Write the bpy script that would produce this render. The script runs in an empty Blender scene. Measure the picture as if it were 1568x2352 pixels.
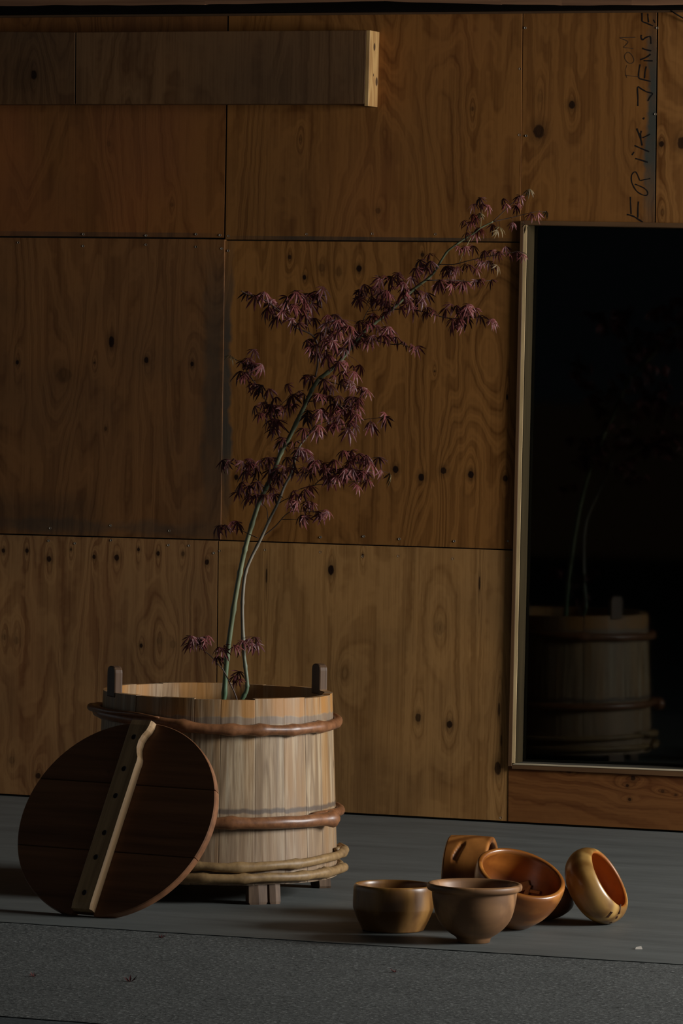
import bpy, bmesh, math, random
from mathutils import Vector, Matrix, noise as mnoise
R_ = math.radians
sc = bpy.context.scene
COL = sc.collection

# ------------------------------------------------------------------ camera
FPX = 11000.0                      # focal length in pixels of the 1568 x 2352 frame
YAW = R_(20.5); PITCH = math.atan(381 / FPX); ROLL = 0.018
CAM = Vector((4.5, -13.24, 1.384))
r0 = Vector((math.cos(YAW), math.sin(YAW), 0)); f0 = Vector((-math.sin(YAW), math.cos(YAW), 0)); zz = Vector((0, 0, 1))
fw = f0 * math.cos(PITCH) - zz * math.sin(PITCH); u0 = zz * math.cos(PITCH) + f0 * math.sin(PITCH)
rr = r0 * math.cos(ROLL) + u0 * math.sin(ROLL); uu = u0 * math.cos(ROLL) - r0 * math.sin(ROLL)
cd = bpy.data.cameras.new('camera'); cam = bpy.data.objects.new('camera', cd); COL.objects.link(cam)
cd.sensor_fit = 'VERTICAL'; cd.sensor_height = 36.0; cd.lens = FPX / 2352 * 36.0; cd.clip_end = 200
m3 = Matrix((rr, uu, -fw)).transposed(); cam.matrix_world = Matrix.Translation(CAM) @ m3.to_4x4()
sc.camera = cam

# ------------------------------------------------------------------ world, lights, exposure
sc.view_settings.view_transform = 'Standard'; sc.view_settings.look = 'None'
sc.view_settings.gamma = 1.0; sc.view_settings.exposure = 0.0; sc.view_settings.use_curve_mapping = False
w = bpy.data.worlds.new('world'); sc.world = w; w.use_nodes = True
w.node_tree.nodes['Background'].inputs[0].default_value = (0.80, 0.92, 1.0, 1); w.node_tree.nodes['Background'].inputs[1].default_value = 0.17
def area(name, loc, aim, sx, sy, power, colr):
    l = bpy.data.lights.new(name, 'AREA'); l.shape = 'RECTANGLE'; l.size = sx; l.size_y = sy; l.energy = power; l.color = colr
    o = bpy.data.objects.new(name, l); COL.objects.link(o); o.location = loc
    o.rotation_euler = (Vector(aim) - Vector(loc)).to_track_quat('-Z', 'Y').to_euler(); return o
# daylight through the barn's open doorway to the right of the picture
area('doorway_daylight', (5.6, -1.45, 2.05), (0.0, -1.6, 0.4), 1.7, 1.7, 415.0, (0.985, 1.0, 1.0))

# ------------------------------------------------------------------ pixel -> place helpers
def ray(px, py): return (fw + rr * ((px - 784) / FPX) + uu * ((1176 - py) / FPX))
def wp(px, py, y=0.0):
    d = ray(px, py); return CAM + d * ((y - CAM.y) / d.y)
def fp(px, py, z=0.0):
    d = ray(px, py); return CAM + d * ((z - CAM.z) / d.z)
def dp(px, py, D):
    d = ray(px, py); return CAM + d * (D / d.dot(f0))

# ------------------------------------------------------------------ object helpers
def link(o, parent=None):
    COL.objects.link(o)
    if parent is not None: o.parent = parent
    return o
def tag(o, label=None, cat=None, group=None, kind=None):
    if label: o['label'] = label
    if cat: o['category'] = cat
    if group: o['group'] = group
    if kind: o['kind'] = kind
    return o
def empty(name, loc=(0, 0, 0), rotz=0.0, mat=None):
    o = bpy.data.objects.new(name, None); o.empty_display_size = 0.05
    if mat is not None: o.matrix_world = mat
    else: o.location = loc; o.rotation_euler = (0, 0, rotz)
    return link(o)
def mesh(name, verts, faces, m, parent=None, smooth=False, fix=True):
    me = bpy.data.meshes.new(name); me.from_pydata([tuple(v) for v in verts], [], faces)
    if fix:
        bm = bmesh.new(); bm.from_mesh(me); bmesh.ops.recalc_face_normals(bm, faces=bm.faces); bm.to_mesh(me); bm.free()
    if m is not None: me.materials.append(m)
    if smooth:
        for p in me.polygons: p.use_smooth = True
    return link(bpy.data.objects.new(name, me), parent)
def bevel_mesh(o, w_, seg=1):
    bm = bmesh.new(); bm.from_mesh(o.data)
    es = [e for e in bm.edges if len(e.link_faces) == 2 and e.calc_face_angle(0) > 0.6]
    bmesh.ops.bevel(bm, geom=es, offset=w_, segments=seg, affect='EDGES', profile=0.5, clamp_overlap=True)
    bm.to_mesh(o.data); bm.free(); return o
def hexa(name, front4, back4, m, parent=None, bev=0.0):
    o = mesh(name, list(front4) + list(back4), [(0, 1, 2, 3), (7, 6, 5, 4), (0, 4, 5, 1), (1, 5, 6, 2), (2, 6, 7, 3), (3, 7, 4, 0)], m, parent)
    if bev: bevel_mesh(o, bev)
    return o
def boxo(name, lo, hi, m, parent=None, bev=0.0):
    x0, y0, z0 = lo; x1, y1, z1 = hi
    return hexa(name, [(x0, y0, z0), (x1, y0, z0), (x1, y0, z1), (x0, y0, z1)], [(x0, y1, z0), (x1, y1, z0), (x1, y1, z1), (x0, y1, z1)], m, parent, bev)
def catmull(pts, n=6):
    P = [Vector(p) for p in pts]; out = []
    for i in range(len(P) - 1):
        a = P[max(i - 1, 0)]; b = P[i]; c = P[i + 1]; d = P[min(i + 2, len(P) - 1)]
        for k in range(n):
            t = k / n
            out.append(0.5 * ((2 * b) + (c - a) * t + (2 * a - 5 * b + 4 * c - d) * t * t + (3 * b - a - 3 * c + d) * t ** 3))
    out.append(P[-1]); return out
def tube_data(path, radii, sides=8, cap=True, rough=0.0, seed=0):
    V = []; F = []; n = len(path); nrm = None
    for i, p in enumerate(path):
        t = (path[min(i + 1, n - 1)] - path[max(i - 1, 0)])
        if t.length < 1e-9: t = Vector((0, 0, 1))
        t.normalize()
        if nrm is None: nrm = t.orthogonal().normalized()
        nrm = (nrm - t * nrm.dot(t)).normalized(); b = t.cross(nrm)
        for k in range(sides):
            a = 2 * math.pi * k / sides; rad = radii[i]
            if rough: rad *= 1 + rough * mnoise.noise(Vector((i * 0.31 + seed, math.cos(a), math.sin(a))))
            V.append(p + (nrm * math.cos(a) + b * math.sin(a)) * rad)
    for i in range(n - 1):
        for k in range(sides):
            F.append((i * sides + k, i * sides + (k + 1) % sides, (i + 1) * sides + (k + 1) % sides, (i + 1) * sides + k))
    if cap: F.append(tuple(range(sides))); F.append(tuple((n - 1) * sides + k for k in reversed(range(sides))))
    return V, F
def tube(name, path, radii, m, parent=None, sides=8, rough=0.0, seed=0):
    V, F = tube_data(path, radii, sides, True, rough, seed)
    return mesh(name, V, F, m, parent, smooth=True)
def lin(c): return tuple(((v / 255) / 12.92 if v / 255 <= 0.04045 else ((v / 255 + 0.055) / 1.055) ** 2.4) for v in c)

# ------------------------------------------------------------------ node helper
class NB:
    def __init__(s, name, rough=0.6, spec=0.4):
        s.m = bpy.data.materials.new(name); s.m.use_nodes = True; s.t = s.m.node_tree
        s.b = s.t.nodes['Principled BSDF']; s.b.inputs['Roughness'].default_value = rough
        s.b.inputs['Specular IOR Level'].default_value = spec
        s.tc = s.t.nodes.new('ShaderNodeTexCoord')
    @property
    def obj(s): return s.tc.outputs['Object']
    def put(s, sock, v):
        if isinstance(v, (int, float)): sock.default_value = v
        elif isinstance(v, (tuple, list)):
            sock.default_value = tuple(v) + ((1,) if sock.type == 'RGBA' and len(v) == 3 else ())
        else: s.t.links.new(v, sock)
    def m_(s, op, a, b=None, c=None, clamp=False):
        n = s.t.nodes.new('ShaderNodeMath'); n.operation = op; n.use_clamp = clamp
        for i, v in enumerate((a, b, c)):
            if v is not None: s.put(n.inputs[i], v)
        return n.outputs[0]
    def v_(s, op, a, b=None):
        n = s.t.nodes.new('ShaderNodeVectorMath'); n.operation = op; s.put(n.inputs[0], a)
        if b is not None: s.put(n.inputs[1], b)
        return n.outputs['Value'] if op in ('LENGTH', 'DOT_PRODUCT', 'DISTANCE') else n.outputs[0]
    def noise(s, vec, scale=1.0, detail=2.0, rough=0.5, dist=0.0):
        n = s.t.nodes.new('ShaderNodeTexNoise'); s.put(n.inputs['Vector'], vec); n.inputs['Scale'].default_value = scale
        n.inputs['Detail'].default_value = detail; n.inputs['Roughness'].default_value = rough; n.inputs['Distortion'].default_value = dist
        return n.outputs['Fac']
    def mix(s, f, a, b, mode='MIX'):
        n = s.t.nodes.new('ShaderNodeMix'); n.data_type = 'RGBA'; n.blend_type = mode; n.clamp_factor = True
        s.put(n.inputs[0], f); s.put(n.inputs[6], a); s.put(n.inputs[7], b); return n.outputs[2]
    def rng(s, v, a, b, c=0.0, d=1.0):
        n = s.t.nodes.new('ShaderNodeMapRange'); s.put(n.inputs[0], v)
        for i, q in enumerate((a, b, c, d)): n.inputs[i + 1].default_value = q
        return n.outputs[0]
    def sep(s, v):
        n = s.t.nodes.new('ShaderNodeSeparateXYZ'); s.put(n.inputs[0], v); return n.outputs
    def rnd(s):
        n = s.t.nodes.new('ShaderNodeObjectInfo'); return n.outputs['Random']
    def white(s, v):
        n = s.t.nodes.new('ShaderNodeTexWhiteNoise'); n.noise_dimensions = '1D'; s.put(n.inputs['W'], v); return n.outputs['Value']
    def bump(s, h, strength=0.2, dist=0.002):
        n = s.t.nodes.new('ShaderNodeBump'); n.inputs['Strength'].default_value = strength; n.inputs['Distance'].default_value = dist
        s.put(n.inputs['Height'], h); s.t.links.new(n.outputs[0], s.b.inputs['Normal'])
    def col(s, c): s.put(s.b.inputs['Base Color'], c); return s.m

def plain(name, c, rough=0.6, var=0.15, scale=30, spec=0.3):
    b = NB(name, rough, spec); n = b.noise(b.obj, scale, 3)
    return b.col(b.mix(n, tuple(v * (1 - var) for v in c), tuple(v * (1 + var) for v in c)))

# rotary-cut plywood: figure from contour lines of a stretched noise, bent round the knots
def plywood(name, light, dark, seed, knots=(), K=11.0, stains=(), axis='Z', smear=0.25, fineK=1.0, red=0.0):
    b = NB(name, 0.65, 0.08); co = b.obj
    light = tuple(v * 1.22 for v in light); dark = tuple(v * 1.10 for v in dark)
    off = (seed * 3.17, 0.0, seed * 1.71)
    st = (3.0, 1.0, 0.62) if axis == 'Z' else (0.62, 1.0, 3.0)
    fs = (150, 1, 4) if axis == 'Z' else (4, 1, 150)
    f2 = (26, 1, 0.8) if axis == 'Z' else (0.8, 1, 26)
    p = b.v_('ADD', co, off)
    f = b.m_('MULTIPLY', b.noise(b.v_('MULTIPLY', p, st), 1.0, 3.0, 0.40, 0.5), K * 2.0)
    f = b.m_('ADD', f, b.m_('MULTIPLY', b.noise(b.v_('MULTIPLY', p, (16, 1, 22) if axis == 'Z' else (22, 1, 16)), 1.0, 2.0, 0.5), 0.55))
    core = None
    for (kx, kz, kr, asp, dk) in knots:
        c3 = b.v_('SUBTRACT', co, (kx, 0, kz))
        far = b.v_('LENGTH', b.v_('MULTIPLY', c3, (1 / (kr * 3.0), 0, 1 / (kr * asp * 9.0)) if axis == 'Z' else (1 / (kr * 9.0), 0, 1 / (kr * 3.0))))
        f = b.m_('ADD', f, b.m_('MULTIPLY', b.m_('EXPONENT', b.m_('MULTIPLY', far, -1.6)), 2.6))
        wob = b.m_('MULTIPLY', b.noise(co, 90.0, 2), 0.5)
        near = b.m_('ADD', b.v_('LENGTH', b.v_('MULTIPLY', c3, (1 / kr, 0, 1 / (kr * asp)))), b.m_('SUBTRACT', wob, 0.25))
        k = b.m_('MAXIMUM', b.m_('MULTIPLY', b.rng(near, 0.72, 1.12, 1.0, 0.0), dk), b.m_('MULTIPLY', b.rng(near, 1.0, 2.3, 0.4, 0.0), dk))
        core = k if core is None else b.m_('MAXIMUM', core, k)
    ringsn = b.m_('ADD', b.m_('MULTIPLY', b.m_('SINE', b.m_('MULTIPLY', f, 6.2832)), 0.5), 0.5)
    rings2 = b.m_('POWER', b.m_('ADD', b.m_('MULTIPLY', b.m_('SINE', b.m_('MULTIPLY', f, 20.1)), 0.5), 0.5), 1.4)
    rings = b.m_('ADD', b.m_('MULTIPLY', b.m_('POWER', ringsn, 1.6), 0.80), b.m_('MULTIPLY', rings2, 0.32))
    fine = b.noise(b.v_('MULTIPLY', p, fs), 1.0, 2.0, 0.6)
    mid = b.noise(b.v_('MULTIPLY', p, f2), 1.0, 3.0, 0.55)
    t = b.m_('ADD', b.m_('MULTIPLY', rings, b.rng(mid, 0.3, 0.7, 0.35, 0.95)), b.m_('MULTIPLY', b.m_('SUBTRACT', fine, 0.5), 1.0 * fineK))
    t = b.m_('ADD', t, b.m_('MULTIPLY', b.m_('SUBTRACT', mid, 0.5), 0.9))
    c = b.mix(t, light, dark)
    if red: c = b.mix(b.m_('MULTIPLY', b.rng(b.noise(b.v_('MULTIPLY', p, (3.2, 1, 1.3)), 1.0, 2), 0.5, 0.72, 0, 1), red), c, (0.27, 0.085, 0.028))
    big = b.noise(p, 1.9, 3.0, 0.55)
    c = b.mix(b.rng(big, 0.40, 0.75, 0.0, smear * 1.6), c, (0.055, 0.036, 0.022))
    wx, wy, wz = b.sep(co)
    for (x0, x1, z0, z1, sx, sz, amt, sc_) in stains:   # grey weathered bands left where battens sat, and softer grey smudges
        hx = b.m_('ABSOLUTE', b.m_('SUBTRACT', b.m_('ADD', wx, b.m_('MULTIPLY', b.m_('SUBTRACT', wz, z0), sx)), (x0 + x1) / 2))
        hz = b.m_('ABSOLUTE', b.m_('SUBTRACT', b.m_('ADD', wz, b.m_('MULTIPLY', wx, sz)), (z0 + z1) / 2))
        sx_, sz_ = (0.92 if x1 - x0 < .03 else .55), (0.90 if z1 - z0 < .03 else .35)
        jt = b.m_('SUBTRACT', b.noise(b.v_('MULTIPLY', co, (9, 1, 9)), 1.0, 4, 0.6), 0.5)
        hx = b.m_('ADD', hx, b.m_('MULTIPLY', jt, (x1 - x0) * .08 if x1 - x0 < .03 else .07)); hz = b.m_('ADD', hz, b.m_('MULTIPLY', jt, (z1 - z0) * .12 if z1 - z0 < .03 else .07))
        ex = b.rng(hx, (x1 - x0) / 2 * sx_, (x1 - x0) / 2 * 1.08, 1, 0); ez = b.rng(hz, (z1 - z0) / 2 * sz_, (z1 - z0) / 2 * 1.05, 1, 0)
        mk = b.m_('MULTIPLY', b.m_('MULTIPLY', ex, ez), b.rng(b.noise(co, 12, 3), 0.25, 0.55, 0.65, 1.0))
        c = b.mix(b.m_('MULTIPLY', mk, amt), c, sc_)
    if core is not None: c = b.mix(core, c, (0.016, 0.007, 0.004))
    b.bump(b.m_('SUBTRACT', b.m_('MULTIPLY', fine, 0.5), t), 0.15, 0.0012)
    return b.col(c)

# sawn or turned wood with grain along a local axis
def wood(name, light, dark, axis='Z', rough=0.5, spec=0.4, g=60.0, along=2.5, blocks=0, coat=0.0, knots=0.0, ring=0.0, seed=0.0, objvar=0.25, bumps=0.15, blockz=0.0):
    b = NB(name, rough, spec); co = b.obj; rnd = b.rnd()
    off = b.v_('ADD', b.v_('MULTIPLY', (7.3, 3.1, 5.7), b.m_('MULTIPLY', rnd, 10.0)) if False else co, (seed, seed * 0.7, seed * 1.3))
    sh = b.m_('MULTIPLY', rnd, 13.0)
    n = b.t.nodes.new('ShaderNodeCombineXYZ'); b.put(n.inputs[0], sh); b.put(n.inputs[1], sh); b.put(n.inputs[2], sh)
    p = b.v_('ADD', off, n.outputs[0])
    s3 = {'X': (along, g, g), 'Y': (g, along, g), 'Z': (g, g, along)}[axis]
    k3 = tuple(v * 0.16 for v in s3)
    fine = b.noise(b.v_('MULTIPLY', p, s3), 1.0, 3.0, 0.6)
    mid = b.noise(b.v_('MULTIPLY', p, k3), 1.0, 2.0, 0.5)
    t = b.m_('ADD', b.m_('MULTIPLY', fine, 0.55), b.m_('MULTIPLY', mid, 0.45))
    if ring:
        s = b.m_('SINE', b.m_('MULTIPLY', b.noise(b.v_('MULTIPLY', p, tuple(v * 0.22 for v in s3)), 1.0, 1.5, 0.4, 0.3), ring * 1.5))
        t = b.m_('ADD', t, b.m_('MULTIPLY', b.m_('POWER', b.m_('ABSOLUTE', s), 3.0), 0.30))
    t = b.rng(t, 0.34, 0.72, 0, 1)
    c = b.mix(t, tuple(v * 1.12 for v in light), tuple(v * 0.72 for v in dark))
    if blocks:
        x, y, z = b.sep(co)
        ang = b.m_('DIVIDE', b.m_('ADD', b.m_('ARCTAN2', y, x), 3.14159), 6.28318)
        idx = b.m_('FLOOR', b.m_('MULTIPLY', ang, float(blocks)))
        if blockz: idx = b.m_('ADD', idx, b.m_('MULTIPLY', b.m_('FLOOR', b.m_('DIVIDE', z, blockz)), 37.0))
        wv = b.white(b.m_('ADD', idx, seed))
        c = b.mix(b.rng(wv, 0.0, 1.0, 0.0, 0.62), c, tuple(v * 0.42 for v in light))
    c = b.mix(b.m_('MULTIPLY', rnd, objvar), c, tuple(v * 0.45 for v in dark))
    if knots:
        kk = b.noise(p, 13.0, 2.0); c = b.mix(b.m_('MULTIPLY', b.rng(kk, 0.70, 0.76, 0, 1), knots), c, (0.012, 0.007, 0.005))
    if coat:
        b.b.inputs['Coat Weight'].default_value = coat; b.b.inputs['Coat Roughness'].default_value = 0.28
    b.bump(fine, bumps, 0.0012)
    return b.col(c)

# ------------------------------------------------------------------ the back wall of plywood panels
def K_(lst): # knots given by where they sit on the wall
    out = []
    for k in lst:
        x, y, r = k[:3]; asp = k[3] if len(k) > 3 else 1.25; dk = k[4] if len(k) > 4 else 0.95
        p = wp(x, y); out.append((p.x, p.z, r / 800.0 * 1.04, asp, dk))
    return out
def band(px0, px1, y0, y1, amt=0.85, c=(0.035, 0.034, 0.028)):
    a = wp(px0, y0); d = wp(px1, y1); return (min(a.x, d.x), max(a.x, d.x), min(a.z, d.z), max(a.z, d.z), 0.0, 0.0, amt, c)
LT, DK = (0.205, 0.083, 0.0205), (0.118, 0.042, 0.0095)
LT2, DK2 = (0.190, 0.072, 0.019), (0.115, 0.040, 0.010)
wall = empty('wall_back'); tag(wall, kind='structure')
boxo('backing', (-6.0, 0.016, 0.0), (wp(1190, 900).x, 0.05, 2.6), plain('backing_dark', (0.02, 0.015, 0.01)), wall)
boxo('backing', (wp(1720, 900).x, 0.016, 0.0), (7.0, 0.05, 2.6), bpy.data.materials['backing_dark'], wall)
boxo('backing', (wp(1190, 900).x, 0.016, wp(1400, 500).z), (wp(1720, 900).x, 0.05, 2.6), bpy.data.materials['backing_dark'], wall)
boxo('backing', (wp(1190, 900).x, 0.016, 0.0), (wp(1720, 900).x, 0.05, wp(1400, 1800).z), bpy.data.materials['backing_dark'], wall)
def panel(c4, m, y=0.0):   # corners tl tr br bl in picture positions on the wall
    q = [wp(*c, y=y) for c in c4]
    for v in q: v.z = max(v.z, 0.006)
    return hexa('panel', q, [v + Vector((0, 0.0155 - y, 0)) for v in q], m, wall, 0.0008)
m1 = plywood('plywood_upper_left', LT2, DK2, 1.3, K_([(250, 330, 6, 1.4, .3), (395, 470, 5, 1.3, .4)]), 12, [band(-80, 524, 530, 547, .5)], red=0.5)
m2 = plywood('plywood_upper_middle', LT, DK, 4.9, K_([(868, 484, 7, 1.2, .55), (690, 320, 4, 1.2, .4), (1085, 250, 5, 1.2, .5)]), 10, [band(516, 1198, 541, 556, .75)], smear=0.15, red=0.25)
m3 = plywood('plywood_over_window', LT, DK, 8.2, K_([(1237, 302, 15, 1.2, .9), (1313, 241, 9, 1.1, .95), (1240, 225, 8, 1.5, .25), (1452, 325, 10, 1.3, .15)]), 11, [band(1487, 1510, 0, 540, 1.0, (0.060, 0.058, 0.046))], smear=0.12)
m5 = plywood('plywood_upper_right', (0.235, 0.100, 0.027), DK, 11.7, K_([(1519, 331, 7, 1.1, .95), (1566, 328, 12, 1.3, .9), (1521, 488, 7, 1.2, .3)]), 8, smear=0.1)
m6 = plywood('plywood_middle_left', (0.180, 0.076, 0.025), (0.112, 0.043, 0.0135), 15.1, K_([(257, 785, 8, 1.9, 1), (41, 832, 5, 1.2, 1), (337, 827, 6, 1.3, 1), (442, 836, 5, 1.3, 1), (148, 862, 22, .9, .45), (244, 985, 4, 1.4, .7), (218, 833, 3, 1, .8)]), 9,
             [band(-80, 520, 1180, 1240, .45, (0.05, 0.045, 0.035)), band(470, 512, 560, 1240, .6, (0.042, 0.037, 0.028)), band(-80, 230, 1120, 1240, .4, (0.03, 0.025, 0.018))], smear=0.35)
m7 = plywood('plywood_middle', (0.225, 0.094, 0.0235), (0.118, 0.044, 0.0095), 21.4, K_([(699, 637, 5, 1.3, 1), (738, 615, 9, 1.2, .5), (777, 624, 10, 1.2, .4), (824, 617, 8, 1.1, 1), (665, 590, 5, 1.2, .9), (970, 585, 5, 1.1, .9), (908, 1078, 8, 1.2, 1), (967, 1096, 8, 1.2, 1), (1018, 1081, 8, 1.1, .95), (1081, 1090, 8, 1.2, 1), (1160, 1099, 7, 1.1, .9), (542, 1096, 6, 1.2, 1), (612, 1072, 5, 1.6, .9), (998, 853, 2.5, 1, .8), (1164, 912, 2.5, 3.2, 1)]), 13,
             [band(506, 527, 540, 1250, .85, (0.050, 0.050, 0.042)), band(500, 1200, 1238, 1262, .3)], smear=0.12)
m8 = plywood('plywood_lower_left', (0.310, 0.152, 0.056), (0.180, 0.074, 0.026), 27.9, K_([(8, 1265, 5), (62, 1265, 5), (113, 1284, 7, 1.1), (163, 1262, 3, 1.3, .8), (216, 1279, 5), (268, 1281, 7, 1.2), (318, 1262, 4), (363, 1271, 5, 1.3), (420, 1272, 5, 1.2, .7), (475, 1291, 6), (324, 1483, 4.5), (366, 1472, 8, 1.4, .35), (397, 1480, 9, 1.2, .35), (10, 1463, 7, 1.3, .35), (38, 1471, 8, 1.4, .35), (27, 1746, 9, 1.1, .4), (88, 1782, 8, 1.0, .9)]), 9, smear=0.3, red=0.35)
m9 = plywood('plywood_lower_middle', (0.325, 0.163, 0.054), (0.210, 0.095, 0.028), 33.3, K_([(760, 1309, 8, 1.8, 1), (612, 1322, 2.2, 9, .9), (1101, 1341, 2.2, 9, .9), (960, 1648, 8, 1.4, .85), (1032, 1664, 8, 1.2, .95), (1143, 1765, 9, 2.0, .9), (1146, 1630, 3.5, 5, .8), (1151, 1700, 2.5, 6, .7), (1010, 1442, 16, 1.1, .3), (833, 1275, 3, 1.2, .9), (790, 1547, 20, .8, .2)]), 5, smear=0.3, fineK=1.4)
m10 = plywood('plywood_under_window', (0.175, 0.067, 0.019), (0.100, 0.032, 0.0085), 41.0, K_([(1454, 1787, 6, 1, .9), (1441, 1804, 4, 1, .9), (1446, 1836, 4, 1, .9), (1522, 1817, 5, .8, .7), (1552, 1826, 4, .8, .7), (1307, 1772, 5, 1, .6)]), 9, axis='X', smear=0.15, red=0.55)
panel([(-900, 20), (522, 36), (514, 546), (-900, 535)], m1)
panel([(525, 36), (1199, 30), (1195, 555), (517, 550)], m2, -0.001)
over = panel([(1201, 30), (1508, 27), (1502.5, 514), (1196, 507)], m3)
panel([(1511, 27), (1900, 24), (1900, 530), (1505, 514)], m5, -0.0008)
panel([(-900, 538), (516, 550), (506.5, 1239.5), (-900, 1200)], m6, -0.004)
panel([(517, 553), (1195.5, 557.5), (1177, 1262), (507.5, 1240)], m7)
panel([(-900, 1203), (500, 1242), (493, 1862), (-900, 1800)], m8, -0.0006)
panel([(502, 1242.5), (1177, 1264.5), (1165, 1897), (495, 1862)], m9, -0.0012)
panel([(1167, 1760), (1900, 1790), (1900, 1936), (1166, 1895)], m10, -0.003)
panel([(1700, 531), (1900, 533), (1900, 1790), (1690, 1787)], m5)
panel([(1901, 24), (4200, 15), (4200, 2080), (1901, 1936)], m2)
# marker pen handwriting on the panel over the window, read upwards
def hw(ox, oy, s, pts): return [(ox + x / s, oy + y / s) for x, y in pts]
LOW, UPP = (1360, 260, 7.54), (1360, 0, 7.54)
strokes = [(LOW, [(600, 1755), (650, 1765), (720, 1790), (800, 1840), (872, 1885)], 2.6), (LOW, [(660, 1450), (662, 1560), (672, 1750)], 2.2), (LOW, [(800, 1530), (790, 1650), (788, 1810)], 2.4),
    (LOW, [(740, 1230), (820, 1260), (900, 1300), (950, 1350), (960, 1400), (920, 1425), (840, 1400), (770, 1350), (715, 1270), (680, 1180), (678, 1090), (705, 1035), (745, 1015), (775, 1050), (805, 1120), (830, 1165), (910, 1148), (1005, 1132)], 2.0),
    (LOW, [(745, 785), (820, 805), (960, 850)], 2.6), (LOW, [(688, 725), (722, 672)], 2.4), (LOW, [(732, 560), (850, 612), (985, 668)], 2.4),
    (LOW, [(768, 265), (800, 340), (835, 430), (862, 560)], 3.0), (LOW, [(848, 305), (838, 370), (842, 440)], 2.4), (LOW, [(870, 425), (930, 400), (1000, 362)], 2.2), (LOW, [(880, 105), (900, 75)], 3.2),
    (UPP, [(788, 1835), (790, 1700), (785, 1510), (850, 1540), (940, 1590), (1042, 1620), (1000, 1680), (960, 1750)], 2.4),
    (UPP, [(828, 1115), (808, 1220), (805, 1345), (870, 1375), (1010, 1410)], 2.4), (UPP, [(935, 1150), (912, 1250), (905, 1360)], 2.4),
    (UPP, [(1045, 1055), (890, 1052)], 2.6), (UPP, [(830, 1035), (930, 995), (1010, 940)], 2.6), (UPP, [(865, 835), (920, 858), (1020, 880)], 2.6),
    (UPP, [(850, 605), (845, 650), (872, 690), (920, 655), (980, 632), (1010, 650), (1015, 760)], 2.4),
    (UPP, [(860, 225), (862, 300), (868, 370), (950, 405), (1050, 450)], 2.4), (UPP, [(960, 235), (965, 310), (975, 390)], 2.4), (UPP, [(1060, 340), (1085, 395)], 2.0)]
pencil = [(UPP, [(570, 1305), (700, 1318), (810, 1332)], 1.2), (UPP, [(600, 1130), (570, 1240), (600, 1350)], 0.7),
    (UPP, [(610, 905), (570, 940), (560, 1000), (600, 1070), (660, 1100), (710, 1075), (720, 1030), (690, 960), (640, 910), (610, 905)], 1.2),
    (UPP, [(745, 645), (600, 650), (478, 655), (560, 690), (620, 725), (580, 780), (545, 820), (620, 830), (710, 842)], 1.3)]
def ribbon(sts, yo):
    V = []; F = []
    for base, pts, wd in sts:
        P = catmull([wp(*q, y=yo) for q in hw(*base, pts)], 4); hw_ = wd / 790.0 / 2 * 1.25
        for i, p in enumerate(P):
            t = (P[min(i + 1, len(P) - 1)] - P[max(i - 1, 0)]).normalized(); nn = Vector((-t.z, 0, t.x))
            k = hw_ * (0.75 + 0.35 * abs(math.cos(i * 0.5)))
            V += [p + nn * k, p - nn * k]
            if i: a = len(V) - 4; F.append((a, a + 1, a + 3, a + 2))
    return V, F
V, F = ribbon(strokes, -0.0004)
tag(mesh('lettering', V, F, plain('marker_ink', (0.012, 0.009, 0.008), 0.5), over), 'large handwritten black capitals running up the panel')
V, F = ribbon(pencil, -0.0004)
tag(mesh('lettering', V, F, plain('pencil_grey', (0.065, 0.035, 0.018), 0.5), over), 'small faint pencil letters beside the black capitals')
# screws
scr = [(736, 1234), (835, 1232), (917, 1238), (1043, 1243), (1166, 1243), (736, 1268), (833, 1278), (915, 1277), (1040, 1283), (1165, 1283), (609, 1263), (112, 1242), (172, 1248), (255, 1241), (387, 1252), (434, 1253), (491, 1270), (505, 1265),
    (389, 1219), (115, 1213), (254, 1207), (42, 557), (191, 565), (335, 562), (450, 567), (525, 542), (191, 538), (335, 541), (450, 538), (505, 540), (509, 571), (524, 576), (704, 538), (855, 537), (1000, 538), (1192, 1797), (1182, 1880), (1150, 1878), (1479, 1895), (1206, 64), (1194, 158), (1193, 310), (1509, 64), (1505, 262), (1208, 312)]
ms = plain('screw_steel', (0.27, 0.215, 0.155), 0.5, 0.2); ms.node_tree.nodes['Principled BSDF'].inputs['Metallic'].default_value = 0.25
sv = [(0.0036 * math.cos(k * math.pi / 4), -0.0004 if k % 2 else -0.0004, 0.0036 * math.sin(k * math.pi / 4)) for k in range(8)]
sv = sv + [(0.0026 * math.cos(k * math.pi / 4), 0.0006, 0.0026 * math.sin(k * math.pi / 4)) for k in range(8)] + [(x * 1.05, 0.006, z * 1.05) for x, y, z in sv]
sf = [(k, (k + 1) % 8, 8 + (k + 1) % 8, 8 + k) for k in range(8)] + [tuple(range(8, 16))] + [(16 + k, 16 + (k + 1) % 8, (k + 1) % 8, k) for k in range(8)]
s0 = None
for x, y in scr:
    p = wp(x, y, -0.0046 if (x < 512 and 551 < y < 1238) else -0.0014)
    if s0 is None: s0 = o = mesh('screw', sv, sf, ms, wall)
    else: o = s0.copy(); COL.objects.link(o)
    o.location = p

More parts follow.
